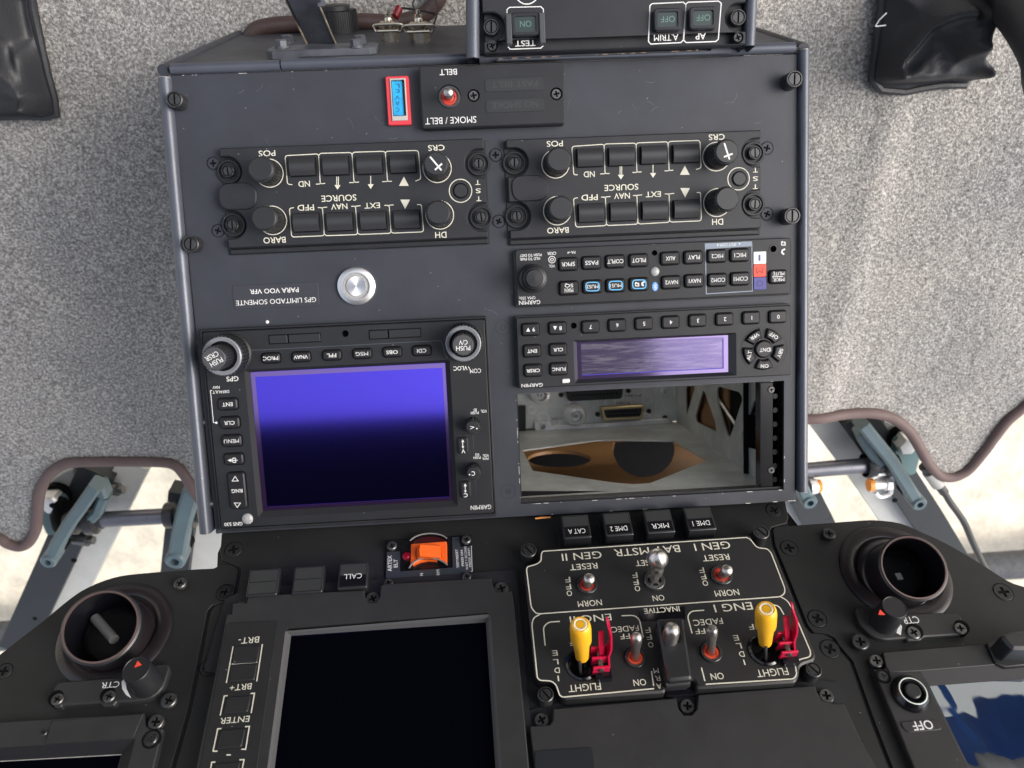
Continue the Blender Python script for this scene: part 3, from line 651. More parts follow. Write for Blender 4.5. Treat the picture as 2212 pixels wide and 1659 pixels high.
# ============================================================ display control panels (two)
CPH = 5.0
def control_panel(reg, D, lab):
    z_ = Z(reg, CON, CPH); t = T('display_control_panel', lab, 'control panel', CON, z_(*D['mid']), 0, 'display control panels in the console')
    # outline with fastener bays left and right, bottom strip
    u0, u1, v0, v1 = unit_rect(z_, *D['corn'])
    nt_ = []
    fc = [z_(*p) for p in D['fast']]                       # TL, BL, TR, BR fastener centres
    R_ = 7.8
    def bite(c, side, r):
        # half-round bay opening toward the side edge, list of points going down (right) or up (left)
        h = r
        if side > 0: pts = [(u1, c[1]+h)]+[(c[0]+r*math.cos(R(t_)), c[1]+r*math.sin(R(t_))) for t_ in range(100, 261, 16)]+[(u1, c[1]-h)]
        else: pts = [(u0, c[1]-h)]+[(c[0]+r*math.cos(R(t_)), c[1]+r*math.sin(R(t_))) for t_ in range(-80, 81, 16)]+[(u0, c[1]+h)]
        return pts
    tl, bl, tr, br = fc
    out = [(u0, v1), (u1, v1)]+bite(tr, 1, R_)+bite(br, 1, R_)+[(u1, v0), (u0, v0)]+bite(bl, -1, R_)+bite(tl, -1, R_)
    holes = []
    M().poly(ccw(out), 0, CPH, .55, holes).done('panel_body', K_DCP, t)
    M().poly(box4(u0-1.2, u1+1.2, v0-3.6, v1-.3, .6), 0, .9, .3).poly(box4(u0-.2, u1, v0-3.4, v0-.4, .4), 0, 2.2, .5).done('base_strip', K_UNIT, t)
    for c, (x, y) in zip(fc, D['fast']):
        fastener(t, z_.at(CPH-.4), x, y, 47, 'slot', proud=3.6, zt=.9, name='fastener', ang=random.uniform(-6, 6))
        M().ring(c, 5.4, 6.6, .9, 2.4, 28, .4).done('fastener_collar', K_DCP, t)
    # round-ended blank cap
    cp = [z_(*p) for p in D['cap']]; 
    M().poly(soft(cp, 7, 6), CPH-.2, CPH+1.1, .4).done('blank_cap', K_DCP, t)
    L = M(); D['lines'](L, z_)
    for s_, x, y, w_, h_ in D['text']: put(L, z_, s_, x, y, w_, h_)
    for k_, s_ in enumerate('TST'):
        x, y = D['tst'][k_]; put(L, z_, s_, x, y, 36, 34)
    # triangles and arrows
    for (x, y, up) in D['tri']:
        k_ = 34*up; L.flat([z_(x-35, y+k_), z_(x+35, y+k_), z_(x, y-k_)], CPH+.06)
    for (x, y0, y1, dbl) in D['arr']:
        for dx in ((-6, 6) if dbl else (0,)): L.line([z_(x+dx, y0), z_(x+dx, y1-25)], .45, CPH+.06)
        L.flat([z_(x-22, y1-34), z_(x+22, y1-34), z_(x, y1)], CPH+.06)
    for x, y, r in D['rings']: c = z_(x, y); r_ = z_.sz(x, y, 2*r)[0]/2; L.line(circ(c, r_, 40), .46, CPH+.06, True)
    L.done('lettering', K_CREAM, t)
    for i, (x, y) in enumerate(D['keys']):
        zt_ = z_.at(CPH+3.5); c = zt_(x, y); w_, h_ = zt_.sz(x, y, 182, 128)
        mm = M(); n = 8; P = []                                  # softly arched rocker key
        for k_ in range(n+1):
            q = -1+2*k_/n; P.append((q*h_/2, 1.0*(1-q*q)))
        V = []; F = []
        for sx in (-1, 1):
            for q, hh in P: V.append((c[0]+sx*w_/2, c[1]+q, CPH+2.4+1.6*hh))
            V += [(c[0]+sx*w_/2, c[1]+h_/2, CPH-.2), (c[0]+sx*w_/2, c[1]-h_/2, CPH-.2)]
        m1 = n+3; F += [(i_, i_+1, m1+i_+1, m1+i_)[::-1] for i_ in range(n)]; F += [(n, n+1, m1+n+1, m1+n)[::-1], (n+2, 0, m1, m1+n+2)[::-1]]
        F += [tuple(range(n+1))+(n+1, n+2), tuple(m1+k_ for k_ in range(n+1))[::-1]+(m1+n+2, m1+n+1)]
        o = mm.add(V, F).done('key', mat('key_satin', (.030, .031, .034), .34, bump=.015, bscale=2500), t, smooth=30)
        M().box((c[0], c[1]-.0), w_+.9, h_+.9, CPH-.1, CPH+.05).done('key_well', K_DARK, t, parent=o)
    for (x, y, kind) in D['knobs']:
        c = z_(x, y); r = 6.9; H_ = D.get('kh', 17)
        o = M().gear(c, r, .35, 30, CPH, CPH+H_-1, .3).done('knob', K_KNOB, t)
        M().cyl(c, r*.9, CPH+H_-1.05, CPH+H_, .5).done('knob_cap', K_KNOB, t, parent=o)
        if kind:
            cr = M(); a0 = R(kind); q = lambda f, a_: (c[0]+f*math.cos(a_), c[1]+f*math.sin(a_))
            cr.line([q(4.6, a0), q(-4.6, a0)], .9, CPH+H_+.05); b_ = q(-2.2, a0); cr.line([(b_[0]+2.5*math.cos(a0+math.pi/2), b_[1]+2.5*math.sin(a0+math.pi/2)), (b_[0]-2.5*math.cos(a0+math.pi/2), b_[1]-2.5*math.sin(a0+math.pi/2))], .9, CPH+H_+.05)
            cr.done('pointer_mark', K_WHITE, t, parent=o)
    x, y = D['tstb']; c = z_(x, y); M().cyl(c, 3.7, CPH-.1, CPH+.9, .3).done('test_button', K_KNOB, t)
    M().ring(c, 3.75, 4.3, CPH-.1, CPH+.08).done('button_gap', K_DARK, t)
def brk(L, z_, x0, x1, ytop, ybot, r, xs, up, sk, Ty):
    """the cream bracket line grouping four keys; up=+1 opens downwards"""
    pass
def bracket_lines(zt, top, x, open_dn, gap_feet, skx=0):
    pass
def mk_lines(rows):
    def f(L, z_):
        for P_ in rows: L.line(soft_open(z_.pts(P_), 1.6), .46, CPH+.06)
    return f
def soft_open(P, r, k=4):
    Q = [tuple(P[0])]
    for i in range(1, len(P)-1):
        a_, b_, c_ = Vector(P[i-1]), Vector(P[i]), Vector(P[i+1]); l = min(r, (a_-b_).length*.45, (c_-b_).length*.45)
        p = b_+(a_-b_).normalized()*l; q = b_+(c_-b_).normalized()*l
        for j in range(k+1):
            t_ = j/k; Q.append(tuple(p*(1-t_)**2+b_*2*t_*(1-t_)+q*t_*t_))
    return Q+[tuple(P[-1])]
LA = [[(648, 455), (612, 452), (594, 245), (838, 232), (850, 450), (885, 446)], [(818, 452), (850, 450)], [(838, 246), (850, 228), (1080, 222), (1095, 440), (1132, 436)], [(1060, 441), (1095, 440)],
      [(1082, 236), (1092, 220), (1322, 213), (1338, 432), (1370, 431)], [(1300, 434), (1338, 432)], [(1322, 226), (1334, 213), (1562, 207), (1580, 415), (1540, 430)],
      [(658, 622), (626, 628), (642, 836), (880, 826), (866, 622), (832, 622)], [(866, 622), (900, 618)], [(880, 812), (892, 826), (1122, 818), (1106, 612), (1075, 612)], [(1106, 612), (1142, 608)],
      [(1122, 806), (1134, 817), (1364, 808), (1350, 605), (1315, 606)], [(1350, 605), (1382, 602)], [(1364, 796), (1378, 807), (1600, 798), (1584, 600), (1552, 600)]]
LB = [[(598, 384), (570, 384), (556, 178), (790, 162), (797, 376), (830, 374)], [(762, 378), (797, 376)], [(788, 176), (800, 160), (1022, 154), (1028, 366), (1062, 362)], [(995, 367), (1028, 366)],
      [(1022, 166), (1034, 152), (1254, 144), (1262, 354), (1292, 350)], [(1228, 356), (1262, 354)], [(1256, 156), (1266, 142), (1486, 134), (1494, 335), (1458, 345)],
      [(600, 550), (568, 556), (584, 764), (808, 752), (800, 545), (768, 546)], [(800, 545), (836, 541)], [(806, 740), (820, 752), (1036, 742), (1028, 533), (1000, 535)], [(1028, 533), (1066, 529)],
      [(1036, 730), (1048, 741), (1266, 728), (1262, 522), (1230, 523)], [(1262, 522), (1298, 519)], [(1266, 716), (1278, 727), (1496, 718), (1490, 512), (1462, 512)]]
control_panel('A3', dict(mid=(1100, 520), corn=[(115, 185), (2030, 125), (2070, 850), (180, 905)], fast=[(175, 355), (208, 745), (2000, 300), (2018, 690)],
    cap=[(112, 452), (330, 440), (388, 490), (390, 590), (345, 635), (125, 640)], lines=mk_lines(LA),
    text=[('POS', 463, 228, 122, 42), ('CRS', 1692, 188, 120, 42), ('ND', 733, 450, 84, 42), ('SOURCE', 985, 553, 254, 46), ('PFD', 745, 622, 120, 42), ('NAV', 988, 614, 118, 42), ('EXT', 1227, 607, 112, 40), ('BARO', 518, 858, 162, 44), ('DH', 1725, 820, 82, 44)],
    tst=[(2000, 558), (1996, 500), (1993, 440)][::-1], tri=[(1457, 430, 1), (1466, 598, -1)], arr=[(975, 398, 492, 1), (1216, 392, 486, 0)],
    rings=[(480, 372, 101), (503, 715, 103), (1698, 335, 103), (1717, 676, 101), (1868, 500, 82)],
    keys=[(714, 322), (958, 315), (1204, 308), (1448, 300), (742, 728), (988, 722), (1232, 714), (1476, 706)],
    knobs=[(480, 372, 0), (503, 715, 0), (1700, 335, 128), (1717, 676, 0)], tstb=(1868, 500)),
    'left black display control panel with cream lettering, its course knob leaning left')
control_panel('A4', dict(mid=(1000, 420), corn=[(75, 125), (1925, 62), (1930, 770), (112, 850)], fast=[(140, 293), (158, 683), (1888, 222), (1888, 595)],
    cap=[(112, 395), (320, 385), (385, 430), (388, 520), (340, 570), (130, 582)], lines=mk_lines(LB),
    text=[('POS', 432, 158, 118, 42), ('CRS', 1607, 110, 116, 42), ('ND', 682, 380, 80, 42), ('SOURCE', 915, 475, 246, 44), ('PFD', 685, 548, 118, 42), ('NAV', 920, 537, 114, 42), ('EXT', 1147, 525, 110, 40), ('BARO', 455, 787, 156, 42), ('DH', 1614, 725, 80, 44)],
    tst=[(1888, 350), (1888, 412), (1888, 470)], tri=[(1376, 350, 1), (1378, 514, -1)], arr=[(912, 322, 418, 1), (1145, 312, 405, 0)],
    rings=[(438, 305, 100), (451, 645, 101), (1605, 252, 100), (1610, 586, 98), (1766, 413, 78)],
    keys=[(690, 255), (920, 247), (1155, 234), (1388, 225), (700, 658), (930, 650), (1163, 640), (1394, 630)],
    knobs=[(440, 305, 0), (453, 645, 0), (1612, 250, 108), (1616, 580, 0)], tstb=(1770, 413)),
    'right black display control panel with cream lettering, directly above the audio panel')
# ============================================================ steel push button and placard
z_ = Z('A6', CON, 3); c = z_(1232, 222); t = T('steel_push_button', 'round brushed steel push button above the navigation screen', 'push button', CON, c, 0)
r = z_.sz(1232, 222, 268)[0]/2
M().lathe((c[0], c[1], 0), [(r*.99, 0), (r, 1.2), (r*.97, 2.0), (r*.78, 3.0), (r*.7, 3.0), (r*.68, 1.8), (r*.52, 1.8)], 48).done('bezel', K_BRIGHT, t)
M().ring(c, r*.52, r*.67, .5, 2.2, 40).done('light_ring', mat('frosted_ring', (.30, .30, .30), .4), t)
br = mat('radial_steel', (.9, .89, .89), .40, metal=1)
tr_, b_, L_ = nodes_of(br); b_.inputs['Anisotropic'].default_value = .8
tg = tr_.nodes.new('ShaderNodeTangent'); tg.direction_type = 'RADIAL'; tg.axis = 'Z'; L_.new(tg.outputs[0], b_.inputs['Tangent'])
M().lathe((c[0], c[1], 0), [(r*.52, 1), (r*.52, 2.6), (r*.5, 2.9), (r*.25, 2.75), (.01, 2.7)], 40).done('plunger', br, t)
z_ = Z('A6', CON, .3); P_ = z_.pts([(370, 225), (960, 190), (985, 350), (390, 388)])
t = T('gps_placard', 'black adhesive placard with two lines of white Portuguese text beside the steel button', 'placard', CON, z_(680, 290), 0)
M().poly(soft(rrect(((P_[0][0]+P_[2][0])/2, (P_[0][1]+P_[2][1])/2), math.dist(P_[0], P_[1]), math.dist(P_[0], P_[3])), 1.5), .02, .3, .1).done('sticker', mat('sticker_film', (.034, .036, .043), .3), t)
l1 = M(); put(l1, z_, 'GPS LIMITADO SOMENTE', 680, 327, 556, 34, bold=.03); put(l1, z_, 'PARA VOO VFR', 667, 254, 338, 34, bold=.03); l1.done('lettering', K_WHITE, t)
c = Z('A6', CON, .2)(619, 470); M().cyl(c, 1.0, 0, .8, .3, 14).done('fibre_stub', K_WHITE, con)
# ============================================================ audio panel
AH = 4.5
z_ = Z('A5', CON, AH); u0, u1, v0, v1 = unit_rect(z_, (140, 152), (2148, 64), (2150, 466), (162, 572))
t = T('audio_panel', 'slim black audio selector panel with rows of keys and a single knob, above the transponder', 'audio panel', CON, ((u0+u1)/2, (v0+v1)/2), 0)
M().poly(box4(u0-.9, u1+.2, v0-.6, v1-.6, 1.5), 0, AH-1, .3, [sock(z_, 1157, 177, 20), sock(z_, 2018, 148, 26)]).poly(box4(u0, u1, v0, v1, 2), 0, AH, .5, [sock(z_, 1157, 177, 20), sock(z_, 2018, 148, 26)]).done('panel_body', K_UNIT, t)
for x, y, r in ((1157, 177, 20), (2018, 148, 26)):
    c = z_(x, y); rr = z_.sz(x, y, 2*r)[0]/2; M().cyl(c, rr, 0, AH-2.8).done('hole_floor', K_DARK, t)
c = z_(2018, 148); M().ring(c, 1.9, 2.5, AH-.5, AH+.25, 28, .1).done('jack_ring', K_KNOB, t)
W1 = M(); C1_ = M(); D1 = M()
def keyt(x, y, txt, w=132, h=90, cy=0, bl=False, tw=None, th=30, lt=None):
    o, c, zz = key(t, z_, x, y, w, h, AH, 2.2, 1.3, bev=.7)
    W_ = M(); tz = zz.at(AH+2.2)
    if isinstance(txt, tuple):
        for s_, dy in txt: put(W_, tz, s_, x, y+dy, tw or 78, th)
    elif txt: put(W_, tz, txt, x, y+cy, tw or 25*len(txt), th)
    if bl:
        b = tz.pts([(x-48, y-30), (x+48, y-32), (x+50, y+30), (x-48, y+32)]); B_ = M(); B_.line(soft(b, 2), .55, AH+2.26, True); B_.done('blue_outline', K_CYAN, t, parent=o)
    if W_.v: W_.done('caption', K_WHITE, t, parent=o)
    return o
for x, y, s_, w_ in ((530, 258, 'SPKR', 98), (700, 248, 'PASS', 94), (872, 238, 'COPLT', 116), (1043, 230, 'PILOT', 100), (1273, 216, 'AUX', 70), (1442, 208, 'PLAY', 86), (1612, 199, 'MIC2', 84), (1778, 192, 'MIC1', 84),
    (1280, 390, 'NAV2', 92), (1448, 379, 'NAV1', 86), (1617, 373, 'COM2', 102), (1782, 364, 'COM1', 102)):
    keyt(x, y, s_, tw=w_)
keyt(535, 432, (('MAN', 16), ('SQ', -20)), tw=62, h=96); keyt(2058, 350, (('MKR', 20), ('MUTE', -24)), w=122, h=92, tw=80, th=26)
keyt(706, 421, 'MUS2', tw=84, bl=True, th=26); keyt(875, 413, 'MUS1', tw=84, bl=True, th=26); o = keyt(1045, 404, '', bl=True)
tz = z_.at(AH+2.3); sy = M()
def note(mm, zz, x, y, s):   # a pair of notes, upside down
    mm.line([zz(x-s, y-s*.9), zz(x-s, y+s*.8), zz(x+s*.9, y+s*.9), zz(x+s*.9, y-s*.6)], .5, zz.h+.03); mm.flat(circ(zz(x-s*.6, y-s*.8), .55, 10), zz.h+.03); mm.flat(circ(zz(x+s*.5, y-s*.5), .55, 10), zz.h+.03)
def phone(mm, zz, x, y, s): mm.line([zz(x+s*.7, y-s), zz(x-s*.3, y-s*.5), zz(x-s*.5, y+s*.3), zz(x+s*.3, y+s)], .9, zz.h+.03)
note(sy, tz, 1030, 405, 13); phone(sy, tz, 1073, 401, 15); sy.done('caption', K_WHITE, t, parent=o)
for s_, x, y, w_, h_ in (('PUSH TO DIST', 258, 193, 158, 20), ('HLD TO PAIR', 252, 220, 145, 20), ('CRSR', 410, 180, 64, 22), ('VOL', 412, 272, 46, 20), ('PA', 566, 172, 30, 20), ('GMA 350c', 232, 504, 118, 22), ('GARMIN', 250, 536, 154, 30)):
    put(W1, z_, s_, x, y, w_, h_, bold=.012)
for s_, x, y, w_, h_ in (('SPLIT COM', 1690, 117, 118, 20),): put(W1, z_, s_, x, y, w_, h_)
for P_ in ([(1615, 130), (1615, 115), (1622, 115)], [(1775, 118), (1775, 108), (1768, 108)], [(545, 172), (528, 172), (528, 184)], [(2010, 351), (2088, 347)]): W1.line(z_.pts(P_) if P_[0][0] != 2010 else tz.pts(P_), .4, (z_.h if P_[0][0] != 2010 else tz.h)+.05)
for r in (10, 24): W1.line(circ(z_(412, 225), z_.sz(412, 225, 2*r)[0]/2, 24), .4, AH+.05, True)
note(W1, z_, 2092, 108, 14); phone(W1, z_, 2090, 168, 20); W1.done('lettering', K_WHITE, t)
B_ = M(); B_.flat(z_.pts([(1521, 108), (1863, 92), (1866, 128), (1523, 150)]), AH+.03); B_.line(z_.pts([(1525, 145), (1532, 474), (1868, 453), (1862, 110)]), .55, AH+.04); B_.done('group_outline', mat('slate_print', (.19, .23, .29), .5), t)
for x, y, s_, mt_, lm in ((1918, 212, 'I', K_WHITE, K_VIO), (1918, 305, 'M', K_REDM, mat('dark_red_ink', (.25, .01, .01), .5)), (1920, 398, 'O', K_VIO, mat('violet_ink', (.02, .02, .09), .5))):
    c = z_(x, y); w_, h_ = z_.sz(x, y, 92, 90); o = M().box(c, w_, h_, AH-.1, AH+.6, .5, .15).done('marker_lamp', mt_, t, label={'I': 'white lamp', 'M': 'red lamp', 'O': 'dim violet lamp'}[s_])
    l1 = M(); put(l1, z_.at(AH+.6), s_, x, y, 14 if s_ == 'I' else 48, 44, bold=0); l1.done('lettering', lm, t, parent=o)
c = z_(1158, 312); M().lathe((*c, AH-.2), [(2.6, 0), (2.6, .5), (2.2, 1), (1.2, 1.3), (.01, 1.4)], 24).done('light_sensor', K_SENS, t)
c = z_(1161, 421); o = M().flat([(c[0]+1.75*math.cos(2*math.pi*i/24), c[1]+2.6*math.sin(2*math.pi*i/24)) for i in range(24)], AH+.04).done('wireless_mark', mat('badge_blue', (.09, .30, .72), .4), t)
l1 = M(); l1.line([(c[0]-.9, c[1]+.9), (c[0]+.9, c[1]-.8), (c[0], c[1]-1.8), (c[0], c[1]+1.8), (c[0]+.9, c[1]+.8), (c[0]-.9, c[1]-.9)], .35, AH+.08); l1.done('mark_line', K_WHITE, t, parent=o)
c = z_(272, 362); M().lathe((*c, AH-.3), [(8.2, 0), (8.2, 2.4), (7.6, 3.2), (6.6, 3.6)], 40).gear(c, 6.6, .3, 40, AH+2, AH+9.2, .5).lathe((*c, AH+9.2), [(6.1, 0), (6.0, .2), (4.9, .6)], 36).done('outer_knob', K_KNOB, t)
c = z_(272, 362); M().lathe((*c, AH+9), [(5.0, 0), (5.0, 6), (4.6, 6.8), (.01, 7.1)], 36).done('inner_knob', K_KNOB, t)
# ============================================================ transponder
TH = 5.5
z_ = Z('A5', CON, TH); u0, u1, v0, v1 = unit_rect(z_, (150, 645), (2152, 558), (2140, 1060), (172, 1166))
t = T('transponder', 'black transponder unit with number keys, round mode keypad and a lilac reflecting display', 'transponder', CON, ((u0+u1)/2, (v0+v1)/2), 0)
du0, du1, dv0, dv1 = unit_rect(z_, (568, 815), (1752, 752), (1748, 1058), (575, 1132))
su0, su1, sv0, sv1 = unit_rect(z_, (598, 832), (1700, 772), (1700, 1040), (604, 1104))
M().poly(box4(u0-.8, u1, v0, v1+.9, 1), 0, TH-1.4, .3, [box4(du0, du1, dv0, dv1), sock(z_, 570, 705, 22)]).poly(box4(u0, u1, v0, v1, .8), 0, TH, .5, [box4(du0, du1, dv0, dv1), sock(z_, 570, 705, 22)]).done('panel_body', K_UNIT, t)
c = z_(570, 705); M().cyl(c, 2.4, 0, TH-3).done('hole_floor', K_DARK, t)
def recess(mm, A_, B_, z1, z0):
    a4 = box4(*A_); b4 = box4(*B_); mm.add([(*p, z1) for p in a4]+[(*p, z0) for p in b4], [(i, (i+1) % 4, 4+(i+1) % 4, 4+i)[::-1][::-1] for i in range(4)]); return mm
recess(M(), (du0, du1, dv0, dv1), (su0, su1, sv0, sv1), TH-.05, TH-2.6).done('display_bevel', K_KNOB, t)
def coated(name, base, tint, rough, f0, smudge=0, scale=(200, 1600, 200)):
    """display glass with a tinted anti-reflection coat; smudges spread the gloss"""
    m = bpy.data.materials.new(name); m.use_nodes = True; tr, b, L = nodes_of(m)
    b.inputs['Base Color'].default_value = (*base, 1); b.inputs['Roughness'].default_value = .6; b.inputs['Specular IOR Level'].default_value = 0
    g = tr.nodes.new('ShaderNodeBsdfGlossy'); g.inputs['Color'].default_value = (*tint, 1); g.inputs['Roughness'].default_value = rough
    mx = tr.nodes.new('ShaderNodeMixShader'); mx.inputs[0].default_value = f0; L.new(b.outputs[0], mx.inputs[1]); L.new(g.outputs[0], mx.inputs[2]); L.new(mx.outputs[0], tr.nodes['Material Output'].inputs[0])
    if smudge:
        tc = tr.nodes.new('ShaderNodeTexCoord'); mp = tr.nodes.new('ShaderNodeMapping'); mp.inputs['Scale'].default_value = scale; L.new(tc.outputs['Object'], mp.inputs[0])
        n = tr.nodes.new('ShaderNodeTexNoise'); n.inputs['Scale'].default_value = 1; n.inputs['Detail'].default_value = 6; n.inputs['Roughness'].default_value = .7; n.inputs['Distortion'].default_value = .6; L.new(mp.outputs[0], n.inputs[0])
        r = tr.nodes.new('ShaderNodeValToRGB'); r.color_ramp.elements[0].position = .45; r.color_ramp.elements[1].position = .72; L.new(n.outputs[0], r.inputs[0])
        r.color_ramp.elements[0].color = (*base, 1); r.color_ramp.elements[1].color = (*[min(1, x+smudge) for x in base], 1); L.new(r.outputs[0], b.inputs['Base Color'])
    MAT[name] = m; return m
M().poly(box4(su0-.2, su1+.2, sv0-.2, sv1+.2), TH-2.9, TH-2.6).done('display_glass', coated('lilac_glass', (.06, .05, .09), (.62, .50, 1.0), .12, .26, .14, (40, 420, 40)), t)
M().poly(box4(su0, su1, sv0, sv1), TH-2.6, TH-2.5, 0, [box4(su0+2.4, su1-2.6, sv0+2.3, sv1-.9)]).done('display_border', coated('lilac_border', (.05, .035, .09), (.72, .56, 1.0), .10, .42), t)
fr = M(); iw = (su1-su0); fr.line([(su0+2.6, sv0+2.4), (su1-3, sv0+2.4), (su1-3, sv1-2)], .5, TH-2.44); fr.done('display_seal', mat('blue_seal', (.03, .02, .35), .4), t)
def num(x, y, s_, w=122, h=86, tw=None, th=32):
    o, c, zz = key(t, z_, x, y, w, h, TH, 2.0, 1.3, bev=.7); W_ = M(); put(W_, z_.at(TH+2), s_.strip('^v'), x if len(s_) < 2 or s_[-1] not in '^v' else x+22, y, tw or 0, th*.9, bold=.012)
    if s_[-1] in '^v' and len(s_) == 2:
        k_ = 15 if s_[-1] == 'v' else -15; W_.flat([z_(x-32, y-k_, TH+2), z_(x-4, y-k_, TH+2), z_(x-18, y+k_, TH+2)], TH+2.06)
    W_.done('caption', K_WHITE, t, parent=o)
for x, y, s_ in ((692, 714, '7'), (886, 702, '6'), (1081, 690, '5'), (1276, 680, '4'), (1472, 668, '3'), (1668, 658, '2'), (1862, 648, '1'), (2055, 640, '0'), (452, 723, '8v'), (257, 733, '9^')): num(x, y, s_)
for x, y, s_, tw in ((268, 889, 'ENT', 70), (457, 879, 'CLR', 70), (275, 1031, 'CRSR', 98), (462, 1020, 'FUNC', 98)): num(x, y, s_, tw=tw, th=28)
W1 = M(); put(W1, z_, 'GARMIN', 268, 1137, 154, 26, bold=.012); W1.done('lettering', K_WHITE, t)
M().poly(soft(z_.pts([(484, 1092), (540, 1088), (541, 1118), (485, 1122)]), .8), TH-.1, TH+.7, .3).done('light_sensor', K_CLEARW, t)
c = z_(1952, 878); rr = z_.sz(1952, 878, 328)[0]/2
M().ring(c, rr*.99, rr*1.02, TH-.1, TH+.15, 48).cyl(c, rr*.99, TH-.1, TH+.05, 0, 48).done('keypad_disc', K_UNIT, t)
zz = z_.at(TH+2); c2 = zz(1953, 876); r2 = zz.sz(1953, 876, 120)[0]/2; o = M().cyl(c2, r2, TH, TH+2, .6, 36).done('button', K_RUB, t); W_ = M(); put(W_, zz, 'IDNT', 1960, 880, 82, 28); W_.done('caption', K_WHITE, t, parent=o)
M().cyl(c2, r2+.5, TH-.1, TH+.1, 0, 36).done('key_well', K_DARK, t, parent=o)
for x, y, s_, ang in ((2022, 778, 'OFF', 35+180), (1882, 783, 'VFR', -30+180), (1843, 922, 'ALT', -97+180-0), (2068, 905, 'SBY', 75), (1955, 998, 'ON', 180)):
    p = zz(x, y); a0 = math.atan2(p[1]-c2[1], p[0]-c2[0]); ro = rr*.88; ri = rr*.50; w_ = R(25)
    P_ = [(c2[0]+ro*math.cos(a0+w_*k), c2[1]+ro*math.sin(a0+w_*k)) for k in np.linspace(-1, 1, 9)]+[(c2[0]+ri*math.cos(a0+w_*k), c2[1]+ri*math.sin(a0+w_*k)) for k in np.linspace(1, -1, 7)]
    o = M().poly(soft(P_, 1.1, 3), TH, TH+2, .6).done('button', K_RUB, t); M().poly(inset(ccw(P_), -.55), TH-.1, TH+.1).done('key_well', K_DARK, t, parent=o)
    W_ = M(); aa = {'OFF': 180-33, 'VFR': 180+28, 'ALT': 78, 'SBY': 248, 'ON': 180}[s_]; put(W_, zz, s_, x, y, 56 if s_ == 'ON' else 68, 27, ang=aa); W_.done('caption', K_WHITE, t, parent=o)
# ============================================================ navigation unit
NH = 5.0
z6 = Z('A6', CON, NH); z7 = Z('A7', CON, NH)
u0 = (z6(163, 545)[0]+z7(305, 1030)[0])/2; u1 = (z6(2124, 447)[0]+z7(2182, 905)[0])/2; v1 = (z6(163, 545)[1]+z6(2124, 447)[1])/2; v0 = (z7(305, 1030)[1]+z7(2182, 905)[1])/2
t = T('navigation_unit', 'large black moving map navigation unit whose screen reflects vivid blue', 'navigation unit', CON, ((u0+u1)/2, (v0+v1)/2), 0); FT(t)
S0, S1 = z6(484, 822)[0], z6(1846, 754)[0]
sA = z6(484, 822), z6(1848, 754), z7(1900, 826), z7(592, 912)
su0 = (sA[0][0]+sA[3][0])/2; su1 = (sA[1][0]+sA[2][0])/2; sv1 = (sA[0][1]+sA[1][1])/2; sv0 = (sA[2][1]+sA[3][1])/2
dA = z6(450, 800), z6(1880, 732), z7(1935, 862), z7(562, 952)
du0 = (dA[0][0]+dA[3][0])/2; du1 = (dA[1][0]+dA[2][0])/2; dv1 = (dA[0][1]+dA[1][1])/2; dv0 = (dA[2][1]+dA[3][1])/2
M().poly(box4(u0-1.6, u1+1.6, v0-2.2, v1+1.6, 1.5), 0, NH-.9, .5, [box4(u0-.5, u1+.5, v0-.5, v1+.5, 1.2)]).done('mount_frame', K_UNIT, t)
M().poly(box4(u0, u1, v0, v1, 1.5), 0, NH, .5, [box4(du0, du1, dv0, dv1, 1.5), sock(z6, 1157, 550, 24)]).done('panel_body', K_UNIT, t)
M().cyl(z6(1157, 550), 2.6, 0, NH-4).done('hole_floor', K_DARK, t)
n_ = 5; a4 = box4(du0, du1, dv0, dv1, 1.5); b4 = box4(su0, su1, sv0, sv1, .7)
M().add([(*p, NH-.05) for p in a4]+[(*p, NH-2.2) for p in b4], [(i, (i+1) % len(a4), len(a4)+(i+1) % len(a4), len(a4)+i) for i in range(len(a4))]).done('display_bevel', mat('bevel_matt', (.014, .014, .016), .65, spec=.2), t)
M().poly(box4(su0-.3, su1+.3, sv0-.3, sv1+.3), NH-2.6, NH-2.2).done('display_glass', coated('blue_glass', (.005, .009, .011), (.16, .11, 1.0), .095, .95, .008, (300, 900, 300)), t)
fr = M(); b_ = (su0+2.6, su1-1.8, sv0+2.4, sv1-2.8)
fr.poly(box4(su0+.1, su1-.1, sv0+.1, sv1-.1), NH-2.2, NH-2.05, 0, [box4(*b_)]); fr.done('display_border', coated('violet_border', (.03, .015, .05), (.55, .38, 1.0), .12, .55), t)
# key strip recess line and keys
W1 = M()
ln = M(); ln.line(soft_open(z6.pts([(478, 790), (480, 668), (1825, 598), (1845, 690), (1865, 722)]), 1.5), .35, NH+.04); ln.done('strip_edge', K_RAIL, t)
def nk(zz, x, y, s_, w, h, tw, th=26, label=None):
    o, c, z2 = key(t, zz, x, y, w, h, NH, 1.9, 1.6, bev=.7, label=label); W_ = M()
    if s_: put(W_, zz.at(NH+1.9), s_, x, y, tw, th, bold=.012)
    return o, W_
for x, y, s_, tw in ((641, 721, 'PROC', 106), (850, 712, 'VNAV', 98), (1063, 701, 'FPL', 66), (1273, 690, 'MSG', 86), (1481, 679, 'OBS', 80), (1686, 669, 'CDI', 64)):
    o, W_ = nk(z6, x, y, s_, 126, 66, tw); W_.done('caption', K_WHITE, t, parent=o)
for x, y, s_, tw in ((343, 162, 'ENT', 72), (357, 290, 'CLR', 74), (371, 416, 'MENU', 104)):
    o, W_ = nk(z7, x, y, s_, 132, 78, tw); W_.done('caption', K_WHITE, t, parent=o)
o, W_ = nk(z7, 385, 543, None, 130, 76, 0); zz = z7.at(NH+1.9)
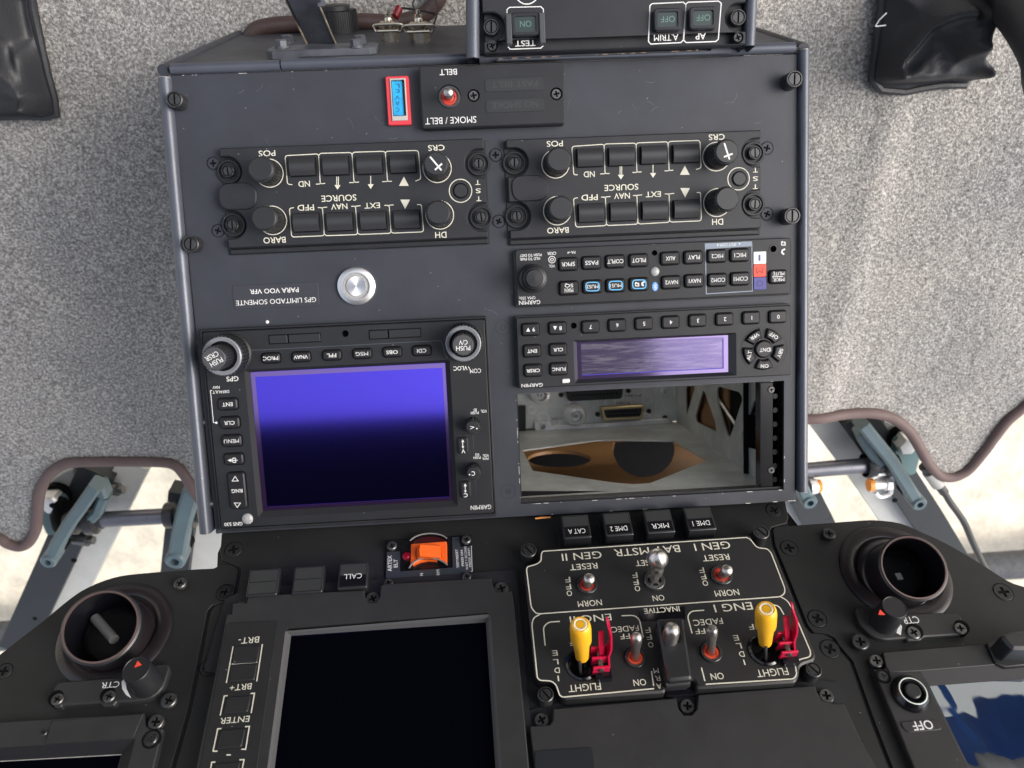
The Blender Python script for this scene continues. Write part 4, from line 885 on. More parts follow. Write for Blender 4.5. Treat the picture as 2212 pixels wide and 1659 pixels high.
W_.line(zz.pts([(415, 548), (362, 548)]), .45, zz.h+.05); W_.flat(zz.pts([(368, 537), (344, 548), (368, 560)]), zz.h+.05); W_.line(curve(zz.pts([(400, 534), (384, 534), (373, 548), (384, 562), (400, 562)]), 4)+[zz(400, 534)], .5, zz.h+.05); W_.done('caption', K_WHITE, t, parent=o)
c_ = z7.at(NH+2.2)(410, 758); o, W_ = nk(z7, 410, 760, 'RNG', 116, 248, 76); zz = z7.at(NH+1.9)
for x, y in ((396, 677), (411, 858)): W_.line(zz.pts([(x-20, y+15*(1 if y < 700 else -1)*1), (x+22, y+14*(1 if y < 700 else -1)), (x, y-17*(1 if y < 700 else -1))]), .4, zz.h+.05, True)
W_.done('caption', K_WHITE, t, parent=o)
# card slot covers
for x, y in ((810, 584), (1502, 551)):
    c = z6(x, y); w_, h_ = z6.sz(x, y, 362, 66)
    o = M().box(c, w_, h_, NH-.2, NH+.06).done('card_slot', K_DARK, t)
    for k_, (q0, q1) in enumerate(((-.485, -.145), (-.115, .485))): M().box((c[0]+w_*(q0+q1)/2, c[1]), w_*(q1-q0), h_*.84, NH, NH+.7, .3, .2).done('slot_cover', K_KNOB, t, parent=o)
# round things
for s_, x, y, w_, h_, zq in (('GPS', 378, 863, 84, 34, z6), ('VLOC', 1954, 790, 96, 30, z6), ('COM', 2058, 808, 76, 30, z6), ('NAV', 265, 922, 48, 20, z6), ('DEFAULT', 298, 953, 114, 20, z6),
      ('GNS 530', 385, 989, 126, 24, z7), ('GARMIN', 2096, 873, 142, 30, z7), ('VOL', 2116, 209, 42, 20, z7), ('PUSH', 2053, 220, 54, 20, z7), ('ID', 2056, 200, 20, 18, z7), ('PWR', 2127, 536, 42, 18, z7), ('VOL', 2130, 516, 42, 18, z7), ('PUSH', 2069, 530, 50, 18, z7), ('SQ', 2070, 508, 28, 18, z7)):
    put(W1, zq, s_, x, y, w_, h_, bold=.01)
W1.line(z6.pts([(2030, 815), (2008, 778)]), .4, NH+.05); W1.line(z7.pts([(238, 66), (226, 66), (247, 288), (262, 288)]), .4, NH+.05); W1.flat(circ(z7(267, 289), .7, 10), NH+.05)
W1.done('lettering', K_WHITE, t)
def dual(x, y, h1, h2, txt, zb, rr, ri, lab, tx, ta):
    c = z6(x, y, zb)
    o = M().lathe((*c, zb-.2), [(rr*1.08, 0), (rr*1.08, 1), (rr, 2)], 40).gear(c, rr, .6, 34, zb+1, zb+h1-.8, .3).done('outer_knob', K_KNOB, t, label=lab)
    M().lathe((*c, zb+h1-.9), [(rr*.94, 0), (rr*.94, .7), (rr*.88, 1.1), (rr*.74, .8), (rr*.72, 0)], 40).done('knob_ring', mat('ring_grey', (.17, .18, .20), .3), t, parent=o)
    M().cyl(c, rr*.73, zb+h1-1, zb+h1-.6).done('knob_floor', K_DARK, t, parent=o)
    M().gear(c, ri, .5, 26, zb+h1-1, zb+h2-.4, .3).done('inner_knob', K_KNOB, t, parent=o)
    M().cyl(c, ri*.9, zb+h2-.5, zb+h2, .3, 30).done('knob_cap', mat('cap_grey', (.055, .056, .06), .4), t, parent=o)
    W_ = M(); zz = z6.at(zb+h2); 
    for s_, dx, dy, w_, h_ in tx: put(W_, zz, s_, *dxy(zz, c, dx, dy), w_, h_, ang=ta)
    W_.done('caption', K_WHITE, t, parent=o)
def dxy(zz, c, dx, dy):
    """survey point seen at height zz.h over frame point c, shifted by dx,dy survey px (fixed-point solve)"""
    x, y = 1000., 600.
    for _ in range(12):
        p = zz(x, y); e = (c[0]-p[0], c[1]-p[1]); s_ = zz.sz(x, y, 1, 1); x += e[0]/s_[0]; y -= e[1]/s_[1]
        x += e[1]*0; 
    return x+dx, y+dy
dual(360, 690, 14, 27, '', NH, 11.3, 6.7, 'left dual knob leaning out over the rail', [('PUSH', 18, 24, 94, 36), ('CRSR', -14, -16, 100, 36)], 180+25)
dual(1976, 608, 12, 21, '', NH, 10.6, 6.3, 'right dual knob', [('PUSH', 2, 22, 98, 32), ('C/V', 2, -18, 60, 32)], 180)
for x, y, s_, rot in ((2040, 300, 'V', 95), (2047, 612, 'C', 180)):
    c = z7(x, y); o = M().gear(c, 4.5, .7, 18, NH, NH+8.5, .3).lathe((*c, NH+8), [(3.9, 0), (3.9, .8), (3.5, 1.2), (.01, 1.3)], 24).done('small_knob', K_KNOB, t)
    W_ = M(); zz = z7.at(NH+9.3); x2, y2 = dxy(zz, c, 0, 0); put(W_, zz, s_, x2-4, y2, 24, 30, ang=rot); W_.flat(circ(zz(x2+(28 if s_ == 'V' else -30), y2+8), .45, 8), zz.h+.05); W_.done('caption', K_WHITE, t, parent=o)
for x, y, s_ in ((1972, 447, 'V'), (1989, 752, 'C')):
    o = M().poly(soft(z7.pts([(x-55, y-80), (x+70, y-84), (x+78, y+72), (x-50, y+80)]), 2.5), NH-.1, NH+.25, .15).done('key_surround', K_UNIT, t)
    o, W_ = nk(z7, x, y, None, 72, 116, 0); zz = z7.at(NH+1.9); put(W_, zz, s_, x+2, y+38, 26, 28, bold=.02)
    W_.line(zz.pts([(x-3, y-30), (x-1, y+14)]), .4, zz.h+.05); W_.flat(zz.pts([(x-12, y-24), (x+9, y-24), (x-3, y-44)]), zz.h+.05); W_.flat(zz.pts([(x-10, y+4), (x+9, y+4), (x-1, y+22)]), zz.h+.05); W_.done('caption', K_WHITE, t, parent=o)
c = z7(482, 953); M().lathe((*c, NH-.2), [(3.3, 0), (3.3, .4), (2.8, 1.1), (1.5, 1.6), (.01, 1.7)], 24).done('light_sensor', K_SENS, t)
for x, y in ((107, 605), (170, 287), (222, 850)):
    zq = (Z('A6', CON, -4) if x == 107 else Z('A7', CON, -4)); c = zq(x, y)
    M().tube([(c[0]-3, c[1], -4), (c[0]+2.5, c[1], -4)], 2.4, 12).done('side_screw', K_STEEL, con)
# ============================================================ trim control panel at the top edge
UPH = 9.0
z_ = Z('A2', CON, UPH+6)
uL = z_(420, 200)[0]; uR = z_(1850, 150)[0]; vB = (z_(422, 292)[1]+z_(1842, 240)[1])/2; vT = z_(900, -60)[1]+25
t = T('trim_control_panel', 'black autopilot trim panel at the top edge with dim green legend buttons', 'control panel', CON, ((uL+uR)/2, vB), 0)
zz = z_; H0 = UPH+6
bitesL = [(uL, zz(430, 75)[1]), ] 
f1 = zz(462, 145); f2 = zz(1808, 92)
def half(c, r, side, ue): 
    if side > 0: return [(ue, c[1]+r)]+[(c[0]+r*math.cos(R(q)), c[1]+r*math.sin(R(q))) for q in range(100, 261, 16)]+[(ue, c[1]-r)]
    return [(ue, c[1]-r)]+[(c[0]+r*math.cos(R(q)), c[1]+r*math.sin(R(q))) for q in range(-80, 81, 16)]+[(ue, c[1]+r)]
out = [(uL, vB), (uL, f1[1]-7.6)]+half(f1, 7.4, -1, uL)[1:]+[(uL, vT), (uR, vT)]+half(f2, 7.4, 1, uR)+[(uR, vB)]
hl = [sock(zz, 467, 250, 30), sock(zz, 1806, 203, 30)]
M().poly(ccw(out), H0-5, H0, .5, hl).done('panel_body', K_DCP, t)
M().poly(box4(uL+1, uR-1, vB+1, vT), H0-40, H0-4.5, 0).done('case', K_UNIT, t)
for x, y in ((462, 145), (1808, 92)): fastener(t, zz.at(H0-.5), x, y, 43, 'slot', proud=4, zt=H0-4.5, mt=K_SCREW, name='fastener', ang=-3)
for x, y in ((467, 250), (1806, 203)): fastener(t, zz.at(H0-.8), x, y, 26, 'cross', proud=2, zt=H0-3, mt=K_SCREW)
L1 = M(); C1_ = M()
put(L1, zz, 'TEST', 648, 236, 112, 32); put(L1, zz, 'A.TRIM', 1414, 205, 132, 34); put(L1, zz, 'AP', 1602, 198, 56, 34)
for P_ in ([(548, 72), (548, 52), (562, 40), (732, 36), (746, 50), (746, 70)], [(552, 240), (552, 254), (566, 268), (732, 262), (746, 248), (746, 236)]): L1.line(zz.pts(P_), .5, H0+.06)
for P_ in ([(1326, 30), (1338, 20), (1508, 12), (1522, 26), (1508, 218), (1494, 232), (1330, 240), (1318, 226)], [(1522, 22), (1534, 12), (1700, 6), (1714, 18), (1698, 214), (1684, 226), (1524, 232), (1510, 220)]): L1.line(zz.pts(P_), .55, H0+.06, True)
L1.line(circ(zz(655, -46), zz.sz(655, -46, 130)[0]/2, 30), .6, H0+.06, True); L1.line(zz.pts([(750, -8), (1045, -22)]), .6, H0+.06)
L1.done('lettering', K_WHITE, t)
for x, y, w_, h_, s_ in ((649, 130, 118, 88, 'ON'), (1424, 104, 112, 84, 'OFF'), (1617, 96, 112, 84, 'OFF')):
    z3_ = zz.at(H0+4); c = z3_(x, y); ww, hh = z3_.sz(x, y, w_, h_)
    o = M().poly(rrect(c, ww+3.6, hh+3.6, 1.8), H0-.1, H0+4, .5, [rrect(c, ww, hh, 1)]).done('button_frame', K_UNIT, t)
    M().box(c, ww, hh, H0, H0+3.1, 1).done('legend_face', K_GREEN, t, parent=o)
    W_ = M(); put(W_, zz.at(H0+3.1), s_, x, y, 62 if s_ == 'ON' else 76, 34, bold=0); W_.done('caption', mat('dim_green', (.10, .19, .16), .5), t, parent=o)
for x in (559, 740):
    c = zz.at(H0+5)(x, 156-(x-559)*.03); ww, hh = zz.sz(x, 150, 30, 165); M().box(c, ww, hh, H0-.1, H0+5, .4, .4).done('guard_bar', mat('guard_grey', (.05, .053, .06), .4), t)
# its own folded rails and torn lower sheet
for A_, B_, r_, lb in (((368, -120), (362, 322), 3.6, 'left folded rail with a rounded open end'), ((1895, -140), (1866, 255), 3.0, 'right folded rail')):
    zr_ = Z('A2', CON, UPH+4); p = zr_(*A_); q = zr_(*B_); mm = M(); n = 12
    p = (p[0], p[1]+20)
    for rr_, flip in ((r_, False), (r_-.8, True)):
        V = []
        for w_, (cx_, cy_) in ((1, p), (1, q)):
            k = [(-rr_, -30)]+[(-rr_*math.cos(math.pi*i/n), rr_*math.sin(math.pi*i/n)) for i in range(n+1)]+[(rr_, -30)]
            V += [(cx_+x_, cy_, UPH+4+z2_) for x_, z2_ in k]
        m_ = len(k); F = [(i, i+1, m_+i+1, m_+i) for i in range(m_-1)]; mm.add(V, [f[::-1] for f in F] if flip else F)
    mm.done('folded_rail', K_RAIL, t, label=lb, smooth=60)
w1 = Z('A2', CON, 6); M().poly(w1.pts([(492, 322), (492, 331), (1768, 290), (1768, 256), (1660, 262), (1655, 275)]), 3, 6, .3).done('torn_sheet', K_RAIL, t)
w1 = Z('A2', CON, 6.1); m_ = M()
for k in range(26):
    f = random.random(); x = 495+f*1150; y = 321-f*50+random.uniform(-1, 1); m_.flat(w1.pts([(x, y-1.5), (x+random.uniform(6, 40), y-2.5), (x+12, y+2)]), 6.15)
m_.done('bare_edge', mat('bare_copper', (.55, .36, .22), .4, metal=.5), t, kind='stuff')
# body under the trim panel running aft and down
M().poly(box4(uL-4, uR+3, vB+2.5, vT), -60, H0-10, 0).done('lower_case', K_CON, t)
# ============================================================ things on the aft cover
za = Z('A1', AFT, 0)
def aftp(reg, x, y, h=0): return Z(reg, AFT, h)(x, y)
z3 = Z('C3', AFT, 6)
p0 = z3(230, 428); p1 = z3(1220, 420)
t = T('hinge_bracket', 'scuffed blue-grey steel bracket bolted to the aft cover of the console', 'bracket', AFT, ((p0[0]+p1[0])/2, p0[1]), 0); FT(t)
vb = (p0[1]+p1[1])/2
pl = [(p0[0], vb), (p0[0], vb+26), (p1[0], vb+26), (p1[0], vb)]; pl = soft(pl, 4, 1)
M().poly(pl, 0, 4.4, .5, bottom=True).done('base_plate', K_BRK, t)
for x, y in ((365, 392), (415, 350), (1052, 388), (1085, 350)): fastener(t, Z('C3', AFT, 8), x, y-16, 52, 'hex', proud=4.4, zt=4.4, mt=K_BRK, ang=random.uniform(0, 60))
# the inclined arm rises from the plate toward the camera and aft
def unproj(reg, x, y, dep):
    px, py = Z(reg, CON).p(x, y); return np.array([(px-CX)/FOC*dep, (py-CY)/FOC*dep, dep])
def to_frame(fr, p): d = p-fr.o; return (float(d@fr.X), float(d@fr.Y), float(d@fr.N))
b0 = np.mean([AFT.p3(*Z('C3', AFT, 4.4)(600, 405), 4.4), AFT.p3(*Z('C3', AFT, 4.4)(865, 405), 4.4)], 0); dz0 = b0[2]
q = [to_frame(AFT, unproj('C3', x, y, d)) for x, y, d in ((600, 402, dz0), (865, 402, dz0), (720, 60, dz0-30), (395, -30, dz0-30), (745, -120, dz0-50), (370, -130, dz0-50))]
arm = M(); th = Vector((0, 2.2, .8))
def slab(mm, P_, th):
    n = len(P_); V = [tuple(p) for p in P_]+[tuple(Vector(p)+th) for p in P_]; mm.add(V, [tuple(range(n)), tuple(range(n, 2*n))[::-1]]+[(i, (i+1) % n, n+(i+1) % n, n+i)[::-1] for i in range(n)])
slab(arm, [q[0], q[1], q[2], q[4], q[5], q[3]], th); arm.done('arm', K_BRK, t)
e_ = M()
for a_2, b_2 in ((q[1], q[2]), (q[0], q[3])): e_.tube([a_2, b_2], .6, 6)
e_.done('bare_edge', mat('worn_edge', (.30, .25, .19), .5, metal=.3, var=.5, vscale=200), t)
lug = [to_frame(AFT, unproj('C3', x, y, dz0-34)) for x, y in ((700, 60), (765, 55), (768, 28), (752, 0), (700, 0))]; m_ = M(); slab(m_, lug, Vector((0, 3, 1))); m_.done('lug', K_BRK, t)
# knurled black knob behind the arm, and two safety-wired hydraulic-looking fittings
c = Z('C3', AFT, 0)(868, 300); t = T('knurled_knob', 'black knurled round knob half hidden behind the steel bracket', 'knob', AFT, c, 0)
M().gear(c, 16.5, .5, 60, 0, 15, .8).lathe((*c, 15), [(12, 0), (12, 2.5), (11, 3.2), (.1, 3.4)], 32).done('knob_body', K_KNOB, t)
for k, (x, y, s_, lab) in enumerate(((1368, 330, 1, 'left brass-toned metal fitting with a bent cotter pin, red cap beside its tip'), (1640, 338, 1.05, 'right metal fitting with a bent cotter pin and a dark wire loop'))):
    c = Z('C3', AFT, 0)(x, y+60); t = T('pinned_fitting', lab, 'fitting', AFT, c, 0, 'metal fittings on the aft cover')
    t.o.scale.z = 1.2
    k1 = mat('aged_brass', (.62, .56, .46), .25, metal=1, var=.35, vscale=300)
    r = 6.3*s_
    M().poly(circ(c, r*.92, 6), 0, 6).lathe((*c, 6), [(r*.92, 0), (r*1.0, 1), (r*1.0, 3.5), (r*.8, 4.4), (r*.55, 4.6)], 24).done('nut', k1, t)
    M().lathe((*c, 9.5), [(r*.42, 0), (r*.42, 2), (r*.32, 3)], 16).poly(circ(c, r*.36, 6), 11, 14, .4).lathe((*c, 14), [(r*.2, 0), (r*.2, 2), (.01, 2.3)], 12).done('stud', k1, t)
    zq = 6.2; P_ = [(c[0]-r*1.25, c[1]-r*1.0, zq), (c[0]-r*1.4, c[1]-r*1.05, zq+1.6), (c[0]-r*1.2, c[1]-r*1.1, zq+3), (c[0]+r*1.2, c[1]-r*1.1, zq+3), (c[0]+r*1.4, c[1]-r*1.05, zq+1.5), (c[0]+r*1.2, c[1]-r*1.0, zq-.2), (c[0]+r*.7, c[1]-r*1.0, zq)]
    M().tube([tuple(p) for p in curve([P_[0]]+P_[1:], 4)], .75, 8).tube([(c[0]-r*1.1, c[1]-r*1.05, zq), (c[0]+r*1.0, c[1]-r*1.05, zq)], .7, 8).done('cotter_pin', mat('pin_wire', (.60, .55, .45), .3, metal=1), t)
    if k == 0:
        M().tube([(c[0]+4, c[1]+6, 12), (c[0]+7, c[1]+9, 16)], 2.3, 14).done('red_cap', mat('cap_red', (.25, .01, .015), .4), t)
        M().tube([tuple(p) for p in curve([(c[0]+7, c[1]+9, 16), (c[0]+18, c[1]+6, 15), (c[0]+30, c[1]+3, 13)], 5)], .55, 6).done('wire', K_CABLE, t)
    else:
        P_ = [(c[0]-1, c[1]+2, 15), (c[0]-3, c[1]+8, 19), (c[0]+3, c[1]+14, 23), (c[0]+10, c[1]+13, 22), (c[0]+12, c[1]+8, 15), (c[0]+9, c[1]+3, 8)]
        M().tube([tuple(p) for p in curve(P_, 6)], .55, 6).done('wire', K_CABLE, t)
# brown leather covered hose lying round the foot of the console
HF = FLR; zh = Z('C3', FLR, 5.5)
hp = [(60, 420), (85, 340), (150, 270), (300, 235), (500, 220), (800, 200), (1100, 200), (1400, 205), (1600, 170), (1720, 100), (1800, 0), (1850, -110)]
hp = [zh(x, y) for x, y in hp]; t = T('leather_edging_roll', 'dark brown leather covered roll passing behind the bracket at the top edge', 'leather roll', FLR, hp[4], 0)
M().tube([(p[0], p[1], 5.5) for p in curve(hp, 5)], 5.8, 16).done('leather_cover', K_TRIMB, t)
# ============================================================ instrument panel
b1 = Z('B1', INS); b2 = Z('B2', INS); b3 = Z('B3', INS); b4 = Z('B4', INS); b5 = Z('B5', INS); b6 = Z('B6', INS); c5 = Z('C5', INS); gi = Z('G', INS); b8 = Z('B8', INS)
t = ins = T('instrument_panel', 'matt black metal instrument panel spanning the bottom of the picture, with vents, switches and displays', 'instrument panel', INS, gi(1100, 1400), 0); FT(t)
lw = [(1720, 60), (1700, 77), (1500, 88), (1100, 120), (900, 152), (700, 230), (560, 320), (350, 492), (180, 622), (0, 765), (-400, 1070)]
left = [b1(x, y) for x, y in lw]
rw = [(0, 186), (240, 170), (420, 157), (530, 153), (680, 172), (820, 230), (960, 295), (1150, 405), (1330, 520), (1440, 560), (1700, 650)]
right = [b6(x, y) for x, y in rw]
topc = [gi(466, 1222), gi(470, 1195), gi(500, 1120), gi(500, 1060)], [gi(1700, 1060), gi(1690, 1090), gi(1704, 1132), gi(1702, 1142)]
back_v = -262
outl = curve(left[::-1], 3)+topc[0][1:]+topc[1]+curve(right, 3)
uL_, uR_ = outl[0][0], outl[-1][0]
outl = outl+[(uR_, back_v), (uL_, back_v)]
M().poly(outl, -3, 0, .3, bottom=True).done('back_plate', K_INS, t)
# wing plates and centre plate lie proud of it with a groove between
gl = [(1737, 66), (1768, 58), (1850, 60), (1890, 75), (1905, 105), (1870, 310), (1852, 352), (1760, 366), (1700, 380), (1660, 425), (1600, 750), (1500, 1240), (1380, 1659), (1290, 1950)]
gL = [b1(x, y) for x, y in gl]
gr = [(1893, 60), (1898, 150), (1885, 188), (1790, 215), (1776, 240), (1790, 330), (1900, 600), (2000, 850), (2040, 895), (2130, 905), (2175, 930), (2212, 990)]
gR = [b4(x, y) for x, y in gr]+[b6(x, y) for x, y in [(385, 1020), (520, 1400), (620, 1659), (720, 1950)]]
vb_ = lambda p: max(p[1], back_v+3)
def shift(P, du): return [(p[0]+du, p[1]) for p in P]
lp_ = [(left[-1][0], left[-1][1]-1)]+[(x+.3, y-.8) for x, y in curve(left[::-1], 3)][1:-3]+shift(gL[1:], -1.0)
lp_ = [p for p in lp_ if p[1] > back_v+2]; lp_ = lp_+[(lp_[-1][0], back_v+2), (lp_[0][0], back_v+2)]
M().poly(lp_, 0, 1.6, .3).done('wing_plate', K_INS, t, label='left wing of the panel')
cp_ = [(p[0]+1.0, p[1]) for p in gL[3:]][::-1]+[(gL[0][0]+1, gL[0][1]+4), b2(118, 300), b2(128, 190), b2(150, 60), b4(1870, -60), b4(1868, 55)]+[(p[0]-1.0, p[1]) for p in gR[1:]]
cp_ = [p for p in cp_ if p[1] > back_v+2]; cp_ = [(cp_[0][0], back_v+2)]+cp_+[(cp_[-1][0], back_v+2)]
M().poly(cp_, 0, 1.6, .3).done('center_plate', K_INS, t)
rp_ = [(p[0]+1.0, p[1]) for p in gR[3:]][::-1]+[(x-.2, y-.8) for x, y in curve(right, 3)][3:]
rp_ = [p for p in rp_ if p[1] > back_v+2]; rp_ = [(rp_[0][0], back_v+2)]+rp_+[(rp_[-1][0], back_v+2)]
M().poly(rp_, 0, 1.6, .3).done('wing_plate', K_INS, t, label='right wing of the panel')
def csk(z_, x, y, rp, mt=K_INS, spots=True):
    """countersunk cross-head screw with punched marks"""
    zz = z_.at(2.0); fastener(t, zz, x, y, rp, 'cross', proud=.4, zt=1.6, mt=mt)
for z_, x, y, r in ((b1, 1785, 260, 62), (b1, 1650, 860, 66), (b2, 203, 278, 56), (b2, 148, 565, 58), (b4, 1797, 95, 48), (b4, 1897, 340, 54), (b4, 2078, 795, 58), (b4, 2160, 990, 60), (b6, 1315, 588, 56), (b1, 30, 890, 62)):
    c = z_.at(1.7)(x, y); q_ = z_.at(1.7).sz(x, y, 2*r)[0]/2; M().ring(c, q_, q_+.4, 1.5, 1.66).done('screw_seat', K_DARK, t); csk(z_, x, y, r)
for z_, x, y, r in ((b1, 1425, 190, 48), (b1, 1335, 1118, 60), (b6, 255, 232, 36), (b6, 445, 890, 48)):
    fastener(t, z_.at(5.2), x, y, r, 'cross', proud=2.2, zt=3.0, mt=K_SCREWW if z_ is b1 else K_SCREW)
    c = z_.at(3)(x, y); q_ = z_.at(3).sz(x, y, 2*r)[0]/2; M().cyl(c, q_*1.12, 1.5, 3.1, .3).done('washer', K_SCREW, t)
# illuminated push buttons: three blank/CALL at left, four legends at right
def lit(z_, x, y, w, h, txt, tw, lab, BH=9.0, ink=True, th=30):
    zz = z_.at(1.6+BH); c = zz(x, y); w_, h_ = zz.sz(x, y, w, h); w_ = h_ = (w_+h_)/2
    o = M().box(c, w_, h_, 1.6, 1.6+BH, .8, .5).done('push_button', K_KNOB, t, label=lab)
    M().box(c, w_+3.2, h_+3.2, 1.5, 2.2, 1.2, .2).done('button_collar', K_UNIT, t, parent=o)
    z9 = 1.6+BH
    f_ = M().box((c[0], c[1]+h_*.22), w_*.88, h_*.40, z9-.1, z9+.15, .3).done('lens', mat('button_lens', (.034, .036, .036), .35), t, parent=o)
    f_ = M().box((c[0], c[1]-h_*.22), w_*.88, h_*.40, z9-.1, z9+(.1 if txt else .15), .3).done('lens', K_GLOSS if txt else mat('button_lens', (.034, .036, .036), .35), t, parent=o)
    if txt:
        W_ = M(); V, F, d = glyphs(txt, 0); cy = c[1]-h_*(.22 if txt != 'CALL' else .05); k = w_*.62/d[0]; kh = h_*.20/d[1]
        W_.add([(c[0]-p[0]*k, cy-p[1]*kh, z9+.2) for p in V], F); W_.done('caption', K_WHITE, t, parent=o)
lit(b2, 402, 495, 205, 175, None, 0, 'blank dark push button, leftmost of its row'); lit(b2, 704, 476, 205, 175, None, 0, 'blank dark push button, middle of its row'); lit(b2, 1004, 450, 195, 170, 'CALL', 80, 'dark push button with a white CALL legend')
for x, y, s_ in ((521, 195, 'CAT A'), (790, 178, 'DME 2'), (1056, 160, 'MKR'), (1318, 143, 'DME 1')):
    lit(b4, x, y+5, 180, 148, s_, 100, 'dark push button with a white %s legend' % s_, BH=13)
# orange scratch on the console edge
M().poly(Z('B4', CON, .1).pts([(255, 146), (300, 140), (358, 138), (356, 146), (262, 155)]), 0, .15).done('orange_paint_trace', mat('orange_trace', (.75, .30, .08), .5), con)
# ============================================================ engine and generator switch panel
EH = 12.0
z_ = Z('B4', INS, EH)
PP = [(305, 345), (1625, 252), (1650, 262), (1672, 318), (1700, 335), (1775, 335), (1798, 350), (2070, 1030), (2060, 1065), (1985, 1090), (1965, 1110), (1960, 1160), (1940, 1205), (1300, 1248), (1288, 1190), (1098, 1205), (1100, 1270), (455, 1315), (425, 1300), (385, 1218), (355, 1200), (280, 1190), (258, 1165), (188, 480), (200, 452), (268, 430), (285, 415), (290, 360)]
t = eng = T('engine_switch_panel', 'black engine and generator switch panel with white legends and two yellow knobs', 'switch panel', INS, z_(1050, 760), 0)
Pz = z_.pts(PP)
wells = [sock(z_, 592, 575, 68), sock(z_, 1025, 553, 70), sock(z_, 1457, 513, 72), sock(z_, 902, 1045, 72), sock(z_, 1392, 1010, 74), sock(z_, 560, 1095, 108), sock(z_, 1735, 1000, 108)]
M().poly(soft(ccw(Pz), 1.5, 3), 1.5, EH, 1.0, wells).done('panel_body', K_ENG, t)
M().poly(soft(ccw([(p[0], p[1]) for p in inset(ccw(Pz), 4)]), 2), 1.5, EH-7).done('well_floor', K_DARK, t)
L1 = M()
def pl(P_, w=.62, closed=False, r=2.2): L1.line((soft(z_.pts(P_), r) if closed else soft_open(z_.pts(P_), r)), w, EH+.06, closed)
pl([(305, 362), (1625, 272), (1650, 290), (1690, 340), (1755, 345), (1780, 372), (1868, 600), (1868, 632), (1840, 655), (290, 765), (262, 762), (232, 725), (202, 480), (208, 462), (268, 445), (296, 425), (298, 380)], closed=True)
pl([(290, 768), (248, 790), (236, 830), (272, 1180), (290, 1195), (362, 1198), (395, 1225), (415, 1290), (435, 1303), (1025, 1248)])
pl([(1840, 655), (1885, 680), (1920, 740), (2035, 1010), (2032, 1042), (1958, 1062), (1935, 1090), (1945, 1160), (1925, 1185), (1358, 1220)])
pl([(416, 814), (345, 818), (310, 850), (322, 970)]); pl([(815, 778), (895, 775), (930, 800), (955, 918)]); pl([(1348, 742), (1265, 748), (1240, 780), (1270, 892)])
pl([(1760, 705), (1830, 712), (1862, 770)]); pl([(1008, 1135), (1022, 1230)]); pl([(1330, 1112), (1353, 1200)])
for s_, x, y, w_, h_, a_2 in (('GEN II', 558, 392, 258, 46, 180), ('BAT MSTR', 980, 358, 428, 46, 180), ('GEN I', 1400, 328, 234, 46, 180), ('RESET', 570, 460, 180, 38, 180), ('RESET', 980, 435, 150, 36, 180), ('RESET', 1424, 402, 174, 38, 180),
      ('NORM', 610, 697, 156, 38, 180), ('ON', 1053, 663, 76, 36, 180), ('NORM', 1495, 630, 158, 38, 180), ('ENG II', 615, 795, 270, 44, 180), ('ENG I', 1535, 722, 250, 48, 180), ('FADEC', 838, 862, 176, 36, 180), ('FADEC', 1373, 817, 190, 38, 180),
      ('OFF', 870, 908, 130, 34, 180), ('OFF', 1355, 875, 130, 34, 180), ('OFF', 545, 950, 130, 34, 180), ('OFF', 1710, 845, 150, 36, 180), ('ON', 932, 1208, 82, 42, 180), ('ON', 1432, 1168, 84, 42, 180), ('FLIGHT', 577, 1240, 210, 46, 180), ('FLIGHT', 1788, 1143, 206, 46, 180),
      ('INACTIVE', 1075, 740, 232, 34, 180)):
    put(L1, z_.at(EH+(.5 if s_ == 'INACTIVE' else 0)), s_, x, y, w_, h_, ang=a_2, bold=.03 if s_ == 'INACTIVE' else 0)
for s_, pos in (('OFF', [(478, 633), (473, 590), (468, 545)]), ('OFF', [(917, 602), (908, 560), (901, 515)]), ('OFF', [(1355, 567), (1343, 525), (1332, 484)]), ('OFF', [(1003, 965), (993, 915), (985, 870)]),
      ('IDLE', [(407, 1182), (399, 1130), (391, 1075), (385, 1018)]), ('IDLE', [(1607, 1078), (1590, 1025), (1572, 972), (1553, 920)]), ('ARM', [(1057, 1232), (1048, 1182), (1038, 1132)])):
    for ch, (x, y) in zip(s_, pos): put(L1, z_, ch, x, y, 8 if ch == 'I' else 34, 34, ang=180 if True else 90, bold=0)
M().poly(z_.pts([(925, 748), (1222, 722), (1226, 800), (935, 812)]), EH, EH+.45).done('label_strip', K_GLOSS, t)
L1.done('lettering', K_CREAM, t)
for x, y in ((215, 362), (1712, 245), (325, 1290), (2050, 1130)):
    fastener(t, z_.at(EH-2.5), x, y, 52, 'slot', proud=9.5, zt=0+1.6, name='fastener', ang=35)
toggle(t, z_, 592, 582, (608, 535), 68, 36, 15, zb=EH, fat=1.0)
toggle(t, z_, 1457, 520, (1500, 480), 72, 36, 16, zb=EH, fat=1.0)
toggle(t, z_, 902, 1052, (912, 905), 70, 34, 26, zb=EH, well=mat('orange_seal', (.70, .07, .02), .5), fat=1.05)
toggle(t, z_, 1392, 1015, (1400, 858), 72, 34, 27, zb=EH, well=mat('orange_seal', (.70, .07, .02), .5), fat=1.05)
